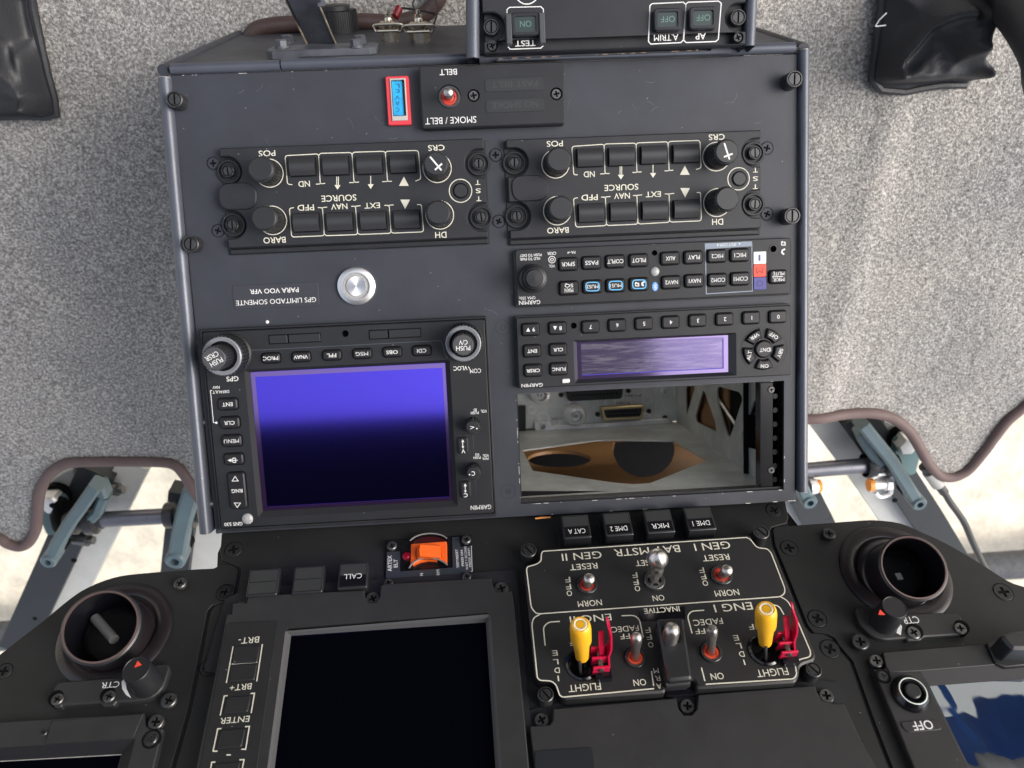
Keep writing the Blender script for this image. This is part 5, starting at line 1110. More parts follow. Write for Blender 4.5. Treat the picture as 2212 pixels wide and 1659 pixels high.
# locking master lever with a round knob
c = z_(1025, 560); r = z_.sz(1025, 560, 140)[0]/2; tp = z_(1050, 385, EH+31); A_ = Vector((c[0], c[1], EH-2)); d = Vector((tp[0], tp[1], EH+31))-A_; n = tuple(d.normalized()); Ld_ = d.length
o = M().ring(c, r*.62, r*.95, EH-2, EH+2.4, 32, .3).done('switch_collar', K_SCREWW, t)
for k in range(4):
    a_2 = R(45+90*k); M().bar((c[0]+r*.4*math.cos(a_2), c[1]+r*.4*math.sin(a_2), EH+1), (c[0]+r*.75*math.cos(a_2), c[1]+r*.75*math.sin(a_2), EH+1.6), 2, 2.4).done('lock_tooth', K_SCREWW, t, parent=o)
M().lathe(tuple(A_), [(2.6, 0), (2.6, Ld_*.42), (4.2, Ld_*.44), (4.3, Ld_*.62), (3.7, Ld_*.66), (3.7, Ld_*.72), (5.7, Ld_*.86), (5.7, Ld_*.89), (4.9, Ld_*.96), (2.9, Ld_*1.03), (.05, Ld_*1.06)], 28, ax=n).done('lever', mat('lever_steel', (.62, .60, .58), .3, metal=1), t, label='master lever with a rounded knob')
# two yellow lift-lock levers with red guards
def yellow(x, y, tx, ty, hh, gx, gy, tipx, tipy, lab):
    c = z_(x, y); r = z_.sz(x, y, 216)[0]/2
    o = M().lathe((*c, EH-8), [(r*.98, 0), (r*.98, 8.6), (r*.86, 9.4), (r*.70, 7), (r*.68, 1)], 36).done('socket', K_GLOSS, t)
    M().cyl(c, r*.7, EH-8, EH-4).done('socket_floor', K_GLOSS, t, parent=o)
    A_ = Vector((c[0]+.5, c[1]-1, EH-3)); tp = z_(tx, ty, EH+hh); B_ = Vector((tp[0], tp[1], EH+hh)); d = B_-A_; n = tuple(d.normalized()); q_ = Vector(n).to_track_quat('Z', 'Y'); L_ = d.length
    for sx in (-2.4, 2.4):
        s0 = A_+q_@Vector((sx, 0, 0)); s1_ = A_+q_@Vector((sx, 0, L_*.34)); M().bar(tuple(s0), tuple(s1_), 1.5, 3.0, up=(0, 1, 0)).done('fork', K_SCREWW, t)
    a0 = L_*.28
    lv = M().lathe(tuple(A_), [(.5, a0), (3.1, a0), (3.3, a0+.6), (4.1, L_*.62), (4.2, L_*.64), (4.1, L_*.645)], 28, ax=n)
    lv.lathe(tuple(A_), [(4.1, L_*.64), (4.9, L_*.65), (5.1, L_*.67), (5.2, L_*.90), (4.95, L_*.955), (4.4, L_*.99), (3.9, L_), (3.3, L_*.995)], 36, ax=n)
    o2 = lv.done('yellow_knob', K_YEL, t, label=lab)
    M().lathe(tuple(A_), [(3.4, L_*.99), (3.1, L_*1.004), (2.2, L_*1.0)], 30, ax=n).done('knob_ring', mat('ring_white', (.85, .72, .50), .35), t, parent=o2)
    M().lathe(tuple(A_), [(2.2, L_*.99), (2.0, L_*1.0), (.01, L_*1.0)], 24, ax=n).done('knob_core', K_YEL, t, parent=o2)
    # guard: red folded plate on a hinge, standing up
    g0 = z_(gx, gy, EH+2); gp = Vector((g0[0], g0[1], EH+2)); S_ = hh/52
    o3 = M().bar(tuple(gp+Vector((-1, -3, -1))), tuple(gp+Vector((7, -3, -1))), 9, 6).done('guard_base', K_GLOSS, t)
    Pn = [(-.6, -3), (-.6, 20), (1.2, 26), (4, 31), (7.4, 31), (7.2, 24), (5.0, 17), (4.4, 6), (3.4, 0), (3.2, -3)]
    m_ = M(); V1 = [(gp.x+5.2+p[0]*.35, gp.y+6+p[1]*.16+0, gp.z+p[1]*1.05) for p in Pn]
    ya = []
    for yy in (0, 1): pass
    prof = [(0, 3.6), (5, 3.6), (9, 3.0), (14, 3.2), (19, 4.2), (25, 4.0), (30, 2.2), (32, .8)]   # height, half width along v
    Vv = []
    tp2 = z_(tipx, tipy, EH+2+32); kx = (tp2[0]-(gp.x+6.2))/32; ky = (tp2[1]-gp.y-1)/32
    for side in (0, .9):
        for hh_, w_ in prof: 
            lean = kx*hh_
            Vv += [(gp.x+6.2+lean+side+ (1.3 if 12 < hh_ < 26 else 0), gp.y+1+w_*1.0+hh_*ky, gp.z+hh_), (gp.x+6.2+lean+side+(1.3 if 12 < hh_ < 26 else 0), gp.y+1-w_*1.0+hh_*ky, gp.z+hh_)]
    k_ = len(prof); F = []
    for i in range(k_-1): F += [(2*i, 2*i+1, 2*i+3, 2*i+2), (2*k_+2*i+1, 2*k_+2*i, 2*k_+2*i+2, 2*k_+2*i+3), (2*i, 2*i+2, 2*k_+2*i+2, 2*k_+2*i), (2*i+3, 2*i+1, 2*k_+2*i+1, 2*k_+2*i+3)]
    F += [(2*k_-2, 2*k_-1, 4*k_-1, 4*k_-2)]
    m_.add(Vv, F); o4 = m_.done('red_guard', K_REDG, t, smooth=50, label='raised red switch guard')
    M().poly([(gp.x-2.2, gp.y-4), (gp.x+6.2, gp.y-4), (gp.x+6.2, gp.y-2.8), (gp.x-2.2, gp.y-2.8)], gp.z, gp.z+7, .3).poly([(gp.x-2.2, gp.y+5), (gp.x+6.2, gp.y+5), (gp.x+6.2, gp.y+6.2), (gp.x-2.2, gp.y+6.2)], gp.z, gp.z+10, .3).poly([(gp.x-2.2, gp.y+.6), (gp.x+6.2, gp.y+.6), (gp.x+6.2, gp.y+1.8), (gp.x-2.2, gp.y+1.8)], gp.z, gp.z+8, .3).done('guard_lug', K_REDG, t, parent=o4)
    M().tube([(gp.x+1.8, gp.y-5, gp.z+5), (gp.x+1.8, gp.y+7.5, gp.z+6)], 1.3, 10).done('hinge_pin', K_SCREWW, t, parent=o4)
    fk = M(); fk.bar((gp.x+3.0, gp.y+2.6, gp.z+6), (gp.x+3.6+kx*20, gp.y+2.6+ky*20, gp.z+22), 1, 3.0, up=(1, 0, 0)); fk.done('guard_flap', K_REDG, t, parent=o4)
yellow(560, 1095, 548, 832, 40, 648, 1105, 716, 795, 'left yellow lift-to-unlock knob'); yellow(1738, 1000, 1748, 732, 42, 1842, 1008, 1908, 698, 'right yellow lift-to-unlock knob')
# black slide lever between the engine groups
z1 = z_.at(EH+10)
P_ = z1.pts([(1042, 795), (1215, 788), (1222, 850), (1260, 1110), (1272, 1180), (1118, 1195), (1105, 1150)])
o = M().poly(soft(ccw(P_), 1.5), EH-3, EH+10, 1.2).done('inactive_lever_cover', K_KNOB, t, label='black cover over the inactive lever')
c = z_.at(EH+12)(1143, 890); M().box(c, 8.6, 9.0, EH+9, EH+12.4, 1.5, .8).done('cover_slot', K_DARK, t, parent=o)
tp = z_.at(EH+20)(1143, 850); M().lathe((tp[0], tp[1]-1.5, EH+8), [(4.1, 0), (4.1, 9), (3.7, 11), (2.6, 12.3), (.05, 13)], 24, ax=(0, .12, 1)).done('lever', K_STEEL, t)
M().tube([z1(1110, 1175)+(EH+3,), z1(1265, 1165)+(EH+3,)], 2.6, 14).done('cover_hinge', K_KNOB, t, parent=o)
M().poly(z_.at(EH-4).pts([(1085, 1170), (1300, 1158), (1330, 1275), (1110, 1290)]), 1.5, EH-6, .6).done('cover_bracket', K_GLOSS, t, parent=o)
# ============================================================ distress beacon switch
c6 = Z('C6', INS, 3.2)
t = T('beacon_switch_panel', 'small emergency beacon panel with an orange rocker switch and white lettering', 'switch panel', INS, c6(1040, 700), 1.6)
M().poly([c6(*p) for p in ((100, 240), (1960, 130), (2010, 1240), (60, 1300))], 1.6, 2.6, .2).done('base_plate', K_GLOSS, t)
M().poly(c6.pts([(125, 515), (418, 498), (412, 940), (1560, 852), (1550, 190), (1712, 182), (1725, 398), (1972, 380), (1985, 945), (1735, 965), (1735, 1130), (1650, 1250), (365, 1280), (360, 1080), (105, 1090)]), 2.6, 3.2, .1).done('label_plate', mat('label_slate', (.030, .034, .045), .4), t)
o = M().poly(c6.at(5.2).pts([(655, 335), (1415, 280), (1435, 300), (1440, 755), (1240, 690), (1040, 668), (850, 705), (640, 805)]), 2.6, 5.2, .4).done('switch_frame', K_ORG, t)
M().poly(soft(ccw(c6.at(5.4).pts([(765, 405), (1300, 372), (1330, 500), (1318, 640), (1240, 668), (860, 688), (775, 680), (745, 560)])), 1.5), 5, 5.3).done('rocker_gap', mat('rocker_shade', (.10, .012, .003), .6), t, parent=o)
rk = M(); tp_ = c6.at(10); bt = c6.at(5.4)
Pb = [bt(775, 400), bt(1298, 378), bt(1322, 500), bt(1305, 655), bt(780, 682), bt(770, 540)]; Pt = [tp_(858, 362), c6.at(7.2)(1292, 385), c6.at(7.2)(1312, 500), c6.at(7.2)(1296, 646), tp_(850, 612), tp_(838, 480)]
hz = [10.2, 7.2, 7.2, 7.2, 10.2, 10.2]; n = 6
rk.add([(*p, 5.2) for p in Pb]+[(*p, h_) for p, h_ in zip(Pt, hz)], [(i, n+i, n+(i+1) % n, (i+1) % n) for i in range(n)]+[tuple(n+i for i in range(n))[::-1]])
rk.done('rocker', K_ORG, t, parent=o, smooth=20)
c = c6(1045, 560); rr = c6.sz(1045, 560, 860)[0]/2
for sg in (1, -1):
    cy = c6(1040, 620)[1]
    pts_ = c6.pts([(640, 330), (740, 250), (880, 195), (1040, 172), (1200, 178), (1340, 215), (1440, 275)]) if sg > 0 else c6.pts([(620, 925), (700, 820), (820, 745), (1000, 705), (1180, 715), (1340, 775), (1450, 855)])
    k_ = curve([p+(6,) for p in pts_], 4); M().tube(k_, .45, 8).done('switch_guard', mat('clear_guard', (.20, .20, .19), .25), t)
    w_ = M(); n_ = len(k_); w_.add([(p[0], p[1], 2.6) for p in k_]+[(p[0], p[1], 6) for p in k_], [(i, i+1, n_+i+1, n_+i) for i in range(n_-1)]); w_.done('guard_wall', K_GLOSS, t)
M().poly(c6.at(3.4).pts([(655, 330), (760, 250), (880, 200), (1040, 178), (1200, 184), (1340, 222), (1430, 280), (660, 335)]), 2.6, 3.3).done('guard_floor', mat('maroon_lens', (.05, .008, .01), .2), t)
c = c6(560, 612); M().lathe((*c, 2.6), [(2.6, 0), (2.6, 1.2), (1.8, 2.2), (.01, 2.6)], 20).done('red_lamp', mat('red_lens', (.25, .003, .02), .08, coat=1), t)
L1 = M()
for s_, x, y, w_, h_, b_ in (('ARTEX', 192, 765, 350, 92, .02), ('ELT', 320, 765, 180, 80, .02), ('ON', 885, 1042, 124, 72, .01), ('ARM', 1245, 998, 182, 66, .01), ('TEST/RESET', 1662, 660, 410, 54, .02), ('PRESS ON', 1770, 650, 350, 50, .02), ('WAIT 1 SECOND', 1855, 648, 510, 50, .02), ('PRESS ARM', 1928, 640, 400, 50, .02)):
    put(L1, c6, s_, x, y, w_, h_, ang=92, bold=b_)
put(L1, c6, 'EMERGENCY USE ONLY', 1080, 1172, 1050, 74, ang=180, bold=.015); L1.line(c6.pts([(1970, 385), (1982, 800), (1990, 935), (1960, 950)]), .3, 3.26)
L1.done('lettering', K_WHITE, t)
for x, y, r in ((235, 370, 105), (1855, 235, 100), (160, 1180, 100), (1870, 1040, 98)):
    fastener(t, c6.at(6.0), x, y, r, 'cross', proud=2, zt=4, mt=K_SCREWW); M().cyl(c6.at(4)(x, y), c6.sz(x, y, 2*r)[0]/2*1.1, 2.6, 4, .3).done('washer', K_SCREW, t)
# ============================================================ display units
def frame_ring(t, out, inn, z0, z1, mt, name, bev=.3): return M().poly(out, z0, z1, bev, [inn]).done(name, mt, t)
K_SCRN = coated('black_display_glass', (.0012, .0014, .003), (.16, .18, 1.0), .04, .05)
DH_ = 9.0
z3_ = Z('B3', INS, DH_); z2_ = Z('B2', INS, DH_)
t = T('display_unit', 'black multifunction display with a dark blank screen and bezel keys, below the orange switch', 'display unit', INS, z3_(1250, 700), 0)
vbt = -250
o_ = [z2_(158, 712), z2_(192, 708), z2_(198, 640), z2_(232, 632), z2_(288, 635), z2_(305, 588), z2_(1078, 548), z2_(1082, 590), z2_(1110, 630), z2_(1160, 630), z2_(1184, 590), z2_(1188, 520), z2_(1210, 508), z2_(1930, 465), z2_(1940, 520), z2_(1965, 560), z2_(2068, 556), z3_(2088, 60), z3_(2185, 1104)]
rr_ = z3_(2185, 1104); ll_ = z3_(35, 1104)
o_ += [(rr_[0]+1.5, vbt), (ll_[0]-1.5, vbt), ll_]
inn = [z3_(608, 235), z3_(1912, 102), z3_(1935, 118), z3_(2003, 1104)]; il = z3_(495, 1104)
inn = [z3_(612, 220), z3_(632, 202), z3_(1912, 102), z3_(1937, 120), (z3_(2003, 1104)[0]+.5, vbt+1), (il[0]-.5, vbt+1)]
M().poly(o_, 0, DH_, .6, [inn]).done('case', K_MFD, t)
M().poly([b2(158, 640), b2(300, 560), b2(2090, 440), b2(2110, 560), b3(2200, 900), b3(100, 500)], 1.5, 4).done('mount_plate', K_UNIT, t)
s4 = [z3_(612, 220), z3_(1937, 110), (z3_(2003, 1104)[0]+.5, vbt+1), (il[0]-.5, vbt+1)]
z5_ = z3_.at(DH_-4); s5 = [z5_(650, 252), z5_(1905, 165), (z5_(1965, 1104)[0]+.5, vbt+1), (z5_(545, 1104)[0]-.5, vbt+1)]
mid = [tuple((np.array(p)*.5+np.array(q)*.5)) for p, q in zip(s4, s5)]
M().add([(*p, DH_-.2) for p in s4]+[(*p, DH_-1.6) for p in mid], [(i, (i+1) % 4, 4+(i+1) % 4, 4+i) for i in range(4)]).add([(*p, DH_-1.9) for p in mid]+[(*p, DH_-4) for p in s5], [(i, (i+1) % 4, 4+(i+1) % 4, 4+i) for i in range(4)]).add([(*p, DH_-1.6) for p in mid]+[(*p, DH_-1.9) for p in mid], [(i, (i+1) % 4, 4+(i+1) % 4, 4+i) for i in range(4)]).done('bezel', mat('bezel_grey', (.065, .065, .068), .5), t)
M().poly(s5, DH_-6, DH_-4.0).done('screen', K_SCRN, t)
for x, y in ((250, 665), (1135, 602), (1998, 535)): fastener(t, z2_.at(6.5), x, y, 48, 'cross', proud=2, zt=4.2, mt=K_SCREWW)
# overlay strip of bezel keys
st_ = [z3_(238, 172), z3_(566, 152), z3_(430, 1104), z3_(62, 1104)]; st_ = [st_[0], st_[1], (st_[2][0]-.6, vbt+2), (st_[3][0]-.6, vbt+2)]
M().poly(soft(ccw(st_), 1.5), DH_-.1, DH_+.4, .2).done('key_overlay', K_ENG, t)
L1 = M(); zo = z3_.at(DH_+.4)
for P_ in ([(275, 320), (232, 556)], [(464, 306), (428, 545)], [(266, 434), (432, 422)], [(240, 638), (218, 640), (192, 766)], [(388, 624), (413, 622), (392, 750)], [(200, 850), (176, 852), (146, 996), (174, 996)], [(352, 838), (380, 836), (356, 984), (328, 984)], [(160, 1066), (138, 1068), (128, 1120)], [(316, 1052), (346, 1050), (332, 1120)]): L1.line(zo.pts(P_), .6, zo.h+.06)
for s_, x, y, w_ in (('BRT-', 376, 280, 132), ('BRT+', 324, 582, 138), ('ENTER', 286, 794, 186)): put(L1, zo, s_, x, y, w_, 38, bold=0)
L1.line(zo.pts([(232, 1020), (260, 1020)]), .6, zo.h+.06); L1.done('lettering', K_CREAM, t)
for P_ in ([(285, 320), (448, 312), (430, 420), (268, 430)], [(262, 440), (430, 430), (412, 535), (245, 545)], [(238, 645), (390, 635), (370, 740), (212, 750)], [(198, 858), (355, 845), (330, 965), (172, 978)], [(160, 1075), (320, 1062), (310, 1120), (150, 1130)]):
    M().poly(soft(ccw(z3_.at(DH_+1.2).pts(P_)), 1), DH_+.3, DH_+1.2, .4).done('bezel_key', K_ENG, t)
# right cover panel below the engine switches
z5 = Z('B5', INS, 7.0)
t = T('blank_cover_panel', 'plain black cover panel below the engine switch panel', 'cover panel', INS, z5(1100, 400), 0)
o_ = [z5(205, 330), z5(210, 316), z5(325, 310), z5(345, 285), z5(348, 212), z5(1085, 148), z5(1098, 210), z5(1130, 250), z5(1180, 250), z5(1210, 215), z5(1218, 128), z5(1922, 72), z5(1932, 110), z5(1960, 160), z5(2040, 182), z5(2096, 180), z5(2212, 430)]
e_ = z5(235, 571); o_ += [(z5(2212, 430)[0]+24, vbt), (e_[0]-1.0, vbt), e_]
M().poly(o_, 0, 7, .6).done('cover', K_MFD, t)
M().poly([b5(198, 240), b5(330, 200), b5(1940, 60), b5(2060, 70), b5(2095, 175), b5(2200, 420), b5(240, 500)], 1.5, 3).done('mount_plate', K_UNIT, t)
M().poly(soft(ccw(z5.at(7.4).pts([(238, 476), (255, 466), (560, 445), (585, 450), (606, 600), (240, 620)])), 1.2), 6.9, 7.4, .2).done('blank_placard', mat('slate_pad', (.014, .016, .020), .4), t)
for x, y in ((278, 280), (1155, 198), (1990, 135)): fastener(t, z5.at(4.8), x, y, 44, 'cross', proud=1.8, zt=3.1, mt=K_SCREWW)
# left display at the picture's corner
z1_ = Z('B1', INS, 6.0)
t = T('display_unit', 'display unit cut by the left edge of the picture, only its upper frame showing', 'display unit', INS, z1_(600, 1450), 0)
o_ = [z1_(-300, 1310), z1_(1145, 1222), z1_(1150, 1300), z1_(1180, 1350), z1_(1290, 1352), z1_(1290, 1215)]
Q = [z1_(-400, 1318), z1_(1140, 1222), z1_(1150, 1320), z1_(1190, 1350), z1_(1290, 1345), z1_(1215, 1659)]
Q += [(z1_(1215, 1659)[0]-4, vbt), (z1_(-400, 1318)[0], vbt)]
H_ = [z1_(-350, 1520), z1_(1075, 1428), (z1_(1010, 1659)[0]-2, vbt+2), (z1_(-350, 1520)[0], vbt+2)]
M().poly(Q, 0, 6, .5, [H_]).done('case', K_MFD, t)
I5 = [z1_.at(2)(-350, 1625), z1_.at(2)(960, 1552), (z1_.at(2)(900, 1659)[0]-2, vbt+2), (z1_.at(2)(-350, 1625)[0], vbt+2)]
M().add([(*p, 5.8) for p in H_]+[(*p, 2) for p in I5], [(i, (i+1) % 4, 4+(i+1) % 4, 4+i) for i in range(4)]).done('bezel', mat('bezel_black', (.010, .010, .012), .6, spec=.25), t)
M().poly(I5, 0, 1.9).done('screen', K_SCRN, t)
gm = M(); gm.line(z1_.at(2.1).pts([(-350, 1618), (985, 1545)]), 1.2, 2.1); gm.done('metal_trim', K_WEAR, t)
M().poly([z1_(415, 1290), z1_(1140, 1232), z1_(1060, 1420), z1_(362, 1470)], 5.9, 6.6, .2).done('cover_strip', K_MFD, t)
fastener(t, z1_.at(5.5), 1232, 1290, 62, 'cross', proud=2.4, zt=3.0, mt=K_SCREWW); fastener(t, z1_.at(6.4), 1200, 1428, 42, 'cross', proud=1, zt=5.5); c = z1_.at(6.2)(1200, 1428); M().ring(c, 3.6, 4.6, 5.5, 6.2, 28, .2).done('screw_rim', K_DARK, t); fastener(t, z1_.at(6.6), 345, 1375, 28, 'cross', proud=1)
# right display
zc = Z('C5', INS, 6.0); z66 = Z('B6', INS, 6.0)
t = T('display_unit', 'display unit at the lower right corner with a round OFF button and glossy reflecting screen', 'display unit', INS, zc(1500, 900), 0)
Q = [zc(470, 440), zc(1540, 352), zc(2300, 290), zc(2300, 300)]
Q = [zc(272, 462), zc(455, 450), zc(500, 540), zc(510, 600), zc(480, 640), zc(372, 625), (zc(800, 1659)[0], zc(800, 1659)[1])]
Q = [zc(475, 438), zc(1535, 352), zc(2400, 290), (zc(2400, 290)[0], vbt), (zc(800, 1659)[0]+3, vbt), zc(800, 1659), zc(372, 622), zc(480, 618), zc(512, 585), zc(510, 520)]
H_ = [zc(860, 645), zc(2390, 520), (zc(2390, 520)[0], vbt+2), (zc(1385, 1659)[0]+2, vbt+2)]
M().poly(Q, 0, 6, .5, [H_]).done('case', K_MFD, t)
zd = zc.at(2.0); I5 = [zd(958, 800), zd(2390, 690), (zd(2390, 690)[0], vbt+2), (zd(1450, 1659)[0], vbt+2)]
M().add([(*p, 5.8) for p in H_]+[(*p, 2) for p in I5], [(i, (i+1) % 4, 4+(i+1) % 4, 4+i) for i in range(4)]).done('bezel', mat('bezel_black', (.010, .010, .012), .6, spec=.25), t)
K_SCR2 = coated('glossy_display_glass', (.003, .003, .006), (.75, .86, 1.0), .02, .30)
tr_ = K_SCR2.node_tree; n_ = tr_.nodes.new('ShaderNodeTexNoise'); n_.inputs['Scale'].default_value = 11; n_.inputs['Detail'].default_value = 2.5; n_.inputs['Distortion'].default_value = 1.0
tcx = tr_.nodes.new('ShaderNodeTexCoord'); tr_.links.new(tcx.outputs['Object'], n_.inputs[0]); bp_ = tr_.nodes.new('ShaderNodeBump'); bp_.inputs['Distance'].default_value = .0010; tr_.links.new(n_.outputs[0], bp_.inputs['Height'])
for q_ in tr_.nodes:
    if q_.bl_idname == 'ShaderNodeBsdfAnisotropic' or q_.bl_idname == 'ShaderNodeBsdfGlossy': tr_.links.new(bp_.outputs[0], q_.inputs['Normal'])
M().poly(I5, 0, 1.9).done('screen', K_SCR2, t)
gm = M(); gm.line(zd.pts([(968, 778), (2390, 668)]), 1.0, 2.2); gm.done('metal_trim', K_WEAR, t)
M().poly([zc.at(7)(475, 446), zc.at(7)(1530, 358), zc.at(7)(1645, 575), zc.at(7)(860, 638), zc.at(7)(545, 655), zc.at(7)(505, 590)], 5.9, 6.7, .3).done('cover_strip', K_MFD, t)
fastener(t, zc.at(5.5), 405, 532, 70, 'cross', proud=2.4, zt=3.0, mt=K_SCREWW); fastener(t, zc.at(6.4), 470, 695, 54, 'cross', proud=1, zt=5.4); c = zc.at(6.2)(472, 695); rr = zc.sz(472, 695, 120)[0]/2; M().ring(c, rr, rr+1, 5.5, 6.3, 28, .2).done('screw_rim', K_DARK, t)
fastener(t, zc.at(6.6), 1640, 440, 34, 'cross', proud=1)
c = zc(755, 885); rr = zc.sz(755, 885, 400)[0]/2
o = M().lathe((*c, 5.9), [(rr, 0), (rr*.98, 1.0), (rr*.72, 4.0), (rr*.6, 4.2), (rr*.45, 2.4)], 40).done('off_button', K_GLOSS, t, label='round OFF button with a pale ring')
M().lathe((*c, 5.9), [(rr*.72, 4.0), (rr*.70, 4.25), (rr*.66, 4.25), (rr*.65, 4.1)], 48).done('button_ring', mat('pale_ring', (.62, .68, .62), .4), t, parent=o)
M().cyl(c, rr*.40, 8, 10.6, .6, 32).done('button_cap', K_KNOB, t, parent=o)
M().poly(soft(ccw(zc.at(6.6).pts([(655, 1170), (1040, 1150), (1100, 1255), (740, 1285), (680, 1240)])), 3), 5.9, 6.6, .3).done('legend_plate', K_MFD, t); L1 = M(); put(L1, zc.at(6.6), 'OFF', 885, 1212, 216, 90, bold=.01); L1.done('lettering', K_WHITE, t)
zz = zc.at(22); P_ = zz.pts([(1700, 262), (1820, 225), (2350, 170), (2350, 420), (1830, 410), (1780, 360)])
M().poly(soft(ccw(P_), 3), 5, 22, 1.5).poly(ccw(zc.at(8).pts([(1560, 345), (1720, 310), (2350, 260), (2350, 540), (1760, 600), (1650, 560)])), 5, 8, .5).done('corner_hood', K_KNOB, t)
# ============================================================ air vents and their knobs
def vent(z_, bx, by, brp, tx, ty, hh, rt, lab, rod=None):
    c = z_.at(1.6)(bx, by); rb = z_.sz(bx, by, 2*brp)[0]/2; rt = rt*rb; t = T('air_vent', lab, 'air vent', INS, c, 1.6, 'swivelling air vents')
    M().lathe((*c, 1.6), [(rb, 0), (rb, .8), (rb*.95, 1.8), (rb*.80, 2.4), (rb*.74, 1.5)], 56).done('flange', K_PLUM, t)
    tp = z_.at(1.6+hh)(tx, ty); d = Vector((tp[0]-c[0], tp[1]-c[1], hh+8)); n = d.normalized(); q_ = n.to_track_quat('Z', 'Y'); O = Vector((c[0], c[1], 1.6-8)); L_ = d.length; rs = rb*.76
    a0 = math.asin(min(.97, rt*1.12/rs)); prof = [(rs*math.sin(x_), rs*math.cos(x_)) for x_ in np.linspace(2.0, a0, 14)]
    h0 = rs*math.cos(a0); m_ = M(); m_.lathe(tuple(O), prof+[(rt*1.10, h0), (rt*1.04, h0+2), (rt*1.03, L_-5)], 48, ax=tuple(n)); m_.done('swivel_ball', K_PLUM, t, smooth=60)
    m_ = M(); m_.gear((0, 0), rt*1.05, .35, 80, L_-6, L_-1); V = [tuple(O+q_@Vector(p)) for p in m_.v]
    # grip ring, only its wall
    g_ = M(); g_.lathe(tuple(O), [(rt*1.03, L_-6), (rt*1.07, L_-5.5), (rt*1.07, L_-1.2), (rt*1.02, L_-.6)], 64, ax=tuple(n)); g_.done('grip_ring', K_KNOB, t)
    M().lathe(tuple(O), [(rt*1.02, L_-.6), (rt*1.01, L_), (rt*.965, L_), (rt*.955, L_-.8)], 56, ax=tuple(n)).done('rim', K_RIM, t)
    m_ = M(); m_.lathe(tuple(O), [(rt*.955, L_-.8), (rt*.93, L_-14), (rt*.9, 2)], 48, ax=tuple(n)); m_.done('duct', mat('duct_black', (.006, .006, .009), .22), t, smooth=60)
    fl = M(); fl.lathe(tuple(O), [(rt*.9, 3), (.01, 3)], 40, ax=tuple(n)); fl.done('duct_floor', K_DARK, t)
    fl = M(); a_2 = q_@Vector((1, 0, 0)); 
    M().lathe(tuple(O), [(rt*.90, L_-24), (rt*.78, L_-22), (rt*.74, L_-24)], 40, ax=tuple(n)).done('inner_ring', K_GLOSS, t)
    if rod:
        p0 = z_.at(1.6+hh-16)(*rod[0]); p1 = z_.at(1.6+hh-12)(*rod[1]); o2 = M().tube([(*p0, 1.6+hh-16), (*p1, 1.6+hh-12)], rod[2], 12).done('damper_rod', mat('rod_grey', (.13, .13, .13), .4), t)
    return t
vent(b1, 915, 590, 435, 795, 535, 26, .60, 'left round air vent with a diagonal damper rod inside', rod=[(755, 470), (905, 640), 2.6])
vent(b6, 655, 470, 325, 770, 437, 26, .54, 'right round air vent with a small pale tab inside')
t2 = bpy.data.objects['air_vent.001']
def vent_knob(z_, P_, kx, ky, krp, tx, ty, hh, arrow, screws, arc, txt, lab):
    zb = z_.at(5.6); t = T('vent_control', lab, 'control knob', INS, zb(kx, ky), 1.6, 'air vent controls')
    M().poly(soft(ccw(zb.pts(P_)), 2.5, 3), 1.6, 5.6, .7).done('base_plate', K_MFD, t)
    c = zb(kx, ky); r = z_.sz(kx, ky, 2*krp)[0]/2*.9; tp = z_.at(5.6+hh)(tx, ty)
    o = M().lathe((c[0], c[1], 5.5), [(r*1.1, 0), (r*1.06, 3), (r*1.0, hh-1.2), (r*.94, hh)], 40).done('knob', K_KNOB, t)
    M().lathe((c[0], c[1], 5.5+hh-.05), [(r*.94, 0), (r*.90, .35), (r*.86, .05), (.01, .05)], 40).done('knob_cap', mat('knob_top', (.010, .010, .012), .45), t, parent=o)
    zt_ = z_.at(5.6+hh+.1); M().poly(ccw(zt_.pts(arrow)), 5.6+hh, 5.6+hh+.15).done('arrow_mark', K_REDM, t, parent=o)
    L1 = M(); L1.flat(zb.pts(arc), 5.68); put(L1, zb, 'CTR', txt[0], txt[1], txt[2], txt[3]); L1.done('lettering', K_WHITE, t)
    for x, y, r_ in screws:
        c2 = z_.at(4)(x, y); q_ = z_.sz(x, y, 2*r_)[0]/2; M().cyl(c2, q_*1.25, 1.6, 5.8, .3).done('screw_well', K_DARK, t)
        fastener(t, z_.at(6.8), x, y, r_, 'cross', proud=1.2, zt=5.6, mt=K_SCREWW)
vent_knob(b1, [(470, 975), (640, 962), (960, 935), (1060, 850), (1330, 828), (1345, 870), (1290, 1030), (1200, 1100), (1080, 1128), (920, 1135), (905, 1165), (810, 1168), (795, 1140), (490, 1160), (480, 1175), (420, 1178), (415, 1060), (440, 1000)],
    1170, 990, 118, 1098, 890, 17, [(1092, 808), (1124, 842), (1064, 862)], [(452, 1110, 48), (862, 1088, 48)], [(985, 950), (998, 985), (1004, 1035), (1040, 1106), (1000, 1080), (968, 1030), (964, 975)], (875, 1000, 140, 46), 'left vent control knob with a red arrow, under the left vent')
vent_knob(b6, [(412, 685), (520, 672), (700, 720), (1030, 712), (1060, 740), (1075, 810), (1070, 845), (830, 860), (815, 880), (735, 882), (720, 868), (590, 878), (510, 850), (440, 780)],
    585, 775, 82, 600, 695, 17, [(565, 695), (597, 728), (553, 727)], [(770, 833, 40), (1055, 808, 36)], [(680, 768), (698, 800), (690, 852), (664, 838), (672, 810), (668, 785)], (750, 760, 104, 40), 'right vent control knob with a red arrow, under the right vent')
c = b6.at(12)(685, 485); M().box(c, 3.4, 4, 10, 11, .5, .2).done('pale_tab', mat('tab_pale', (.22, .22, .22), .4), type('q', (), {'c': (b6.at(1.6)(655, 470)[0], b6.at(1.6)(655, 470)[1], 1.6), 'o': t2})())
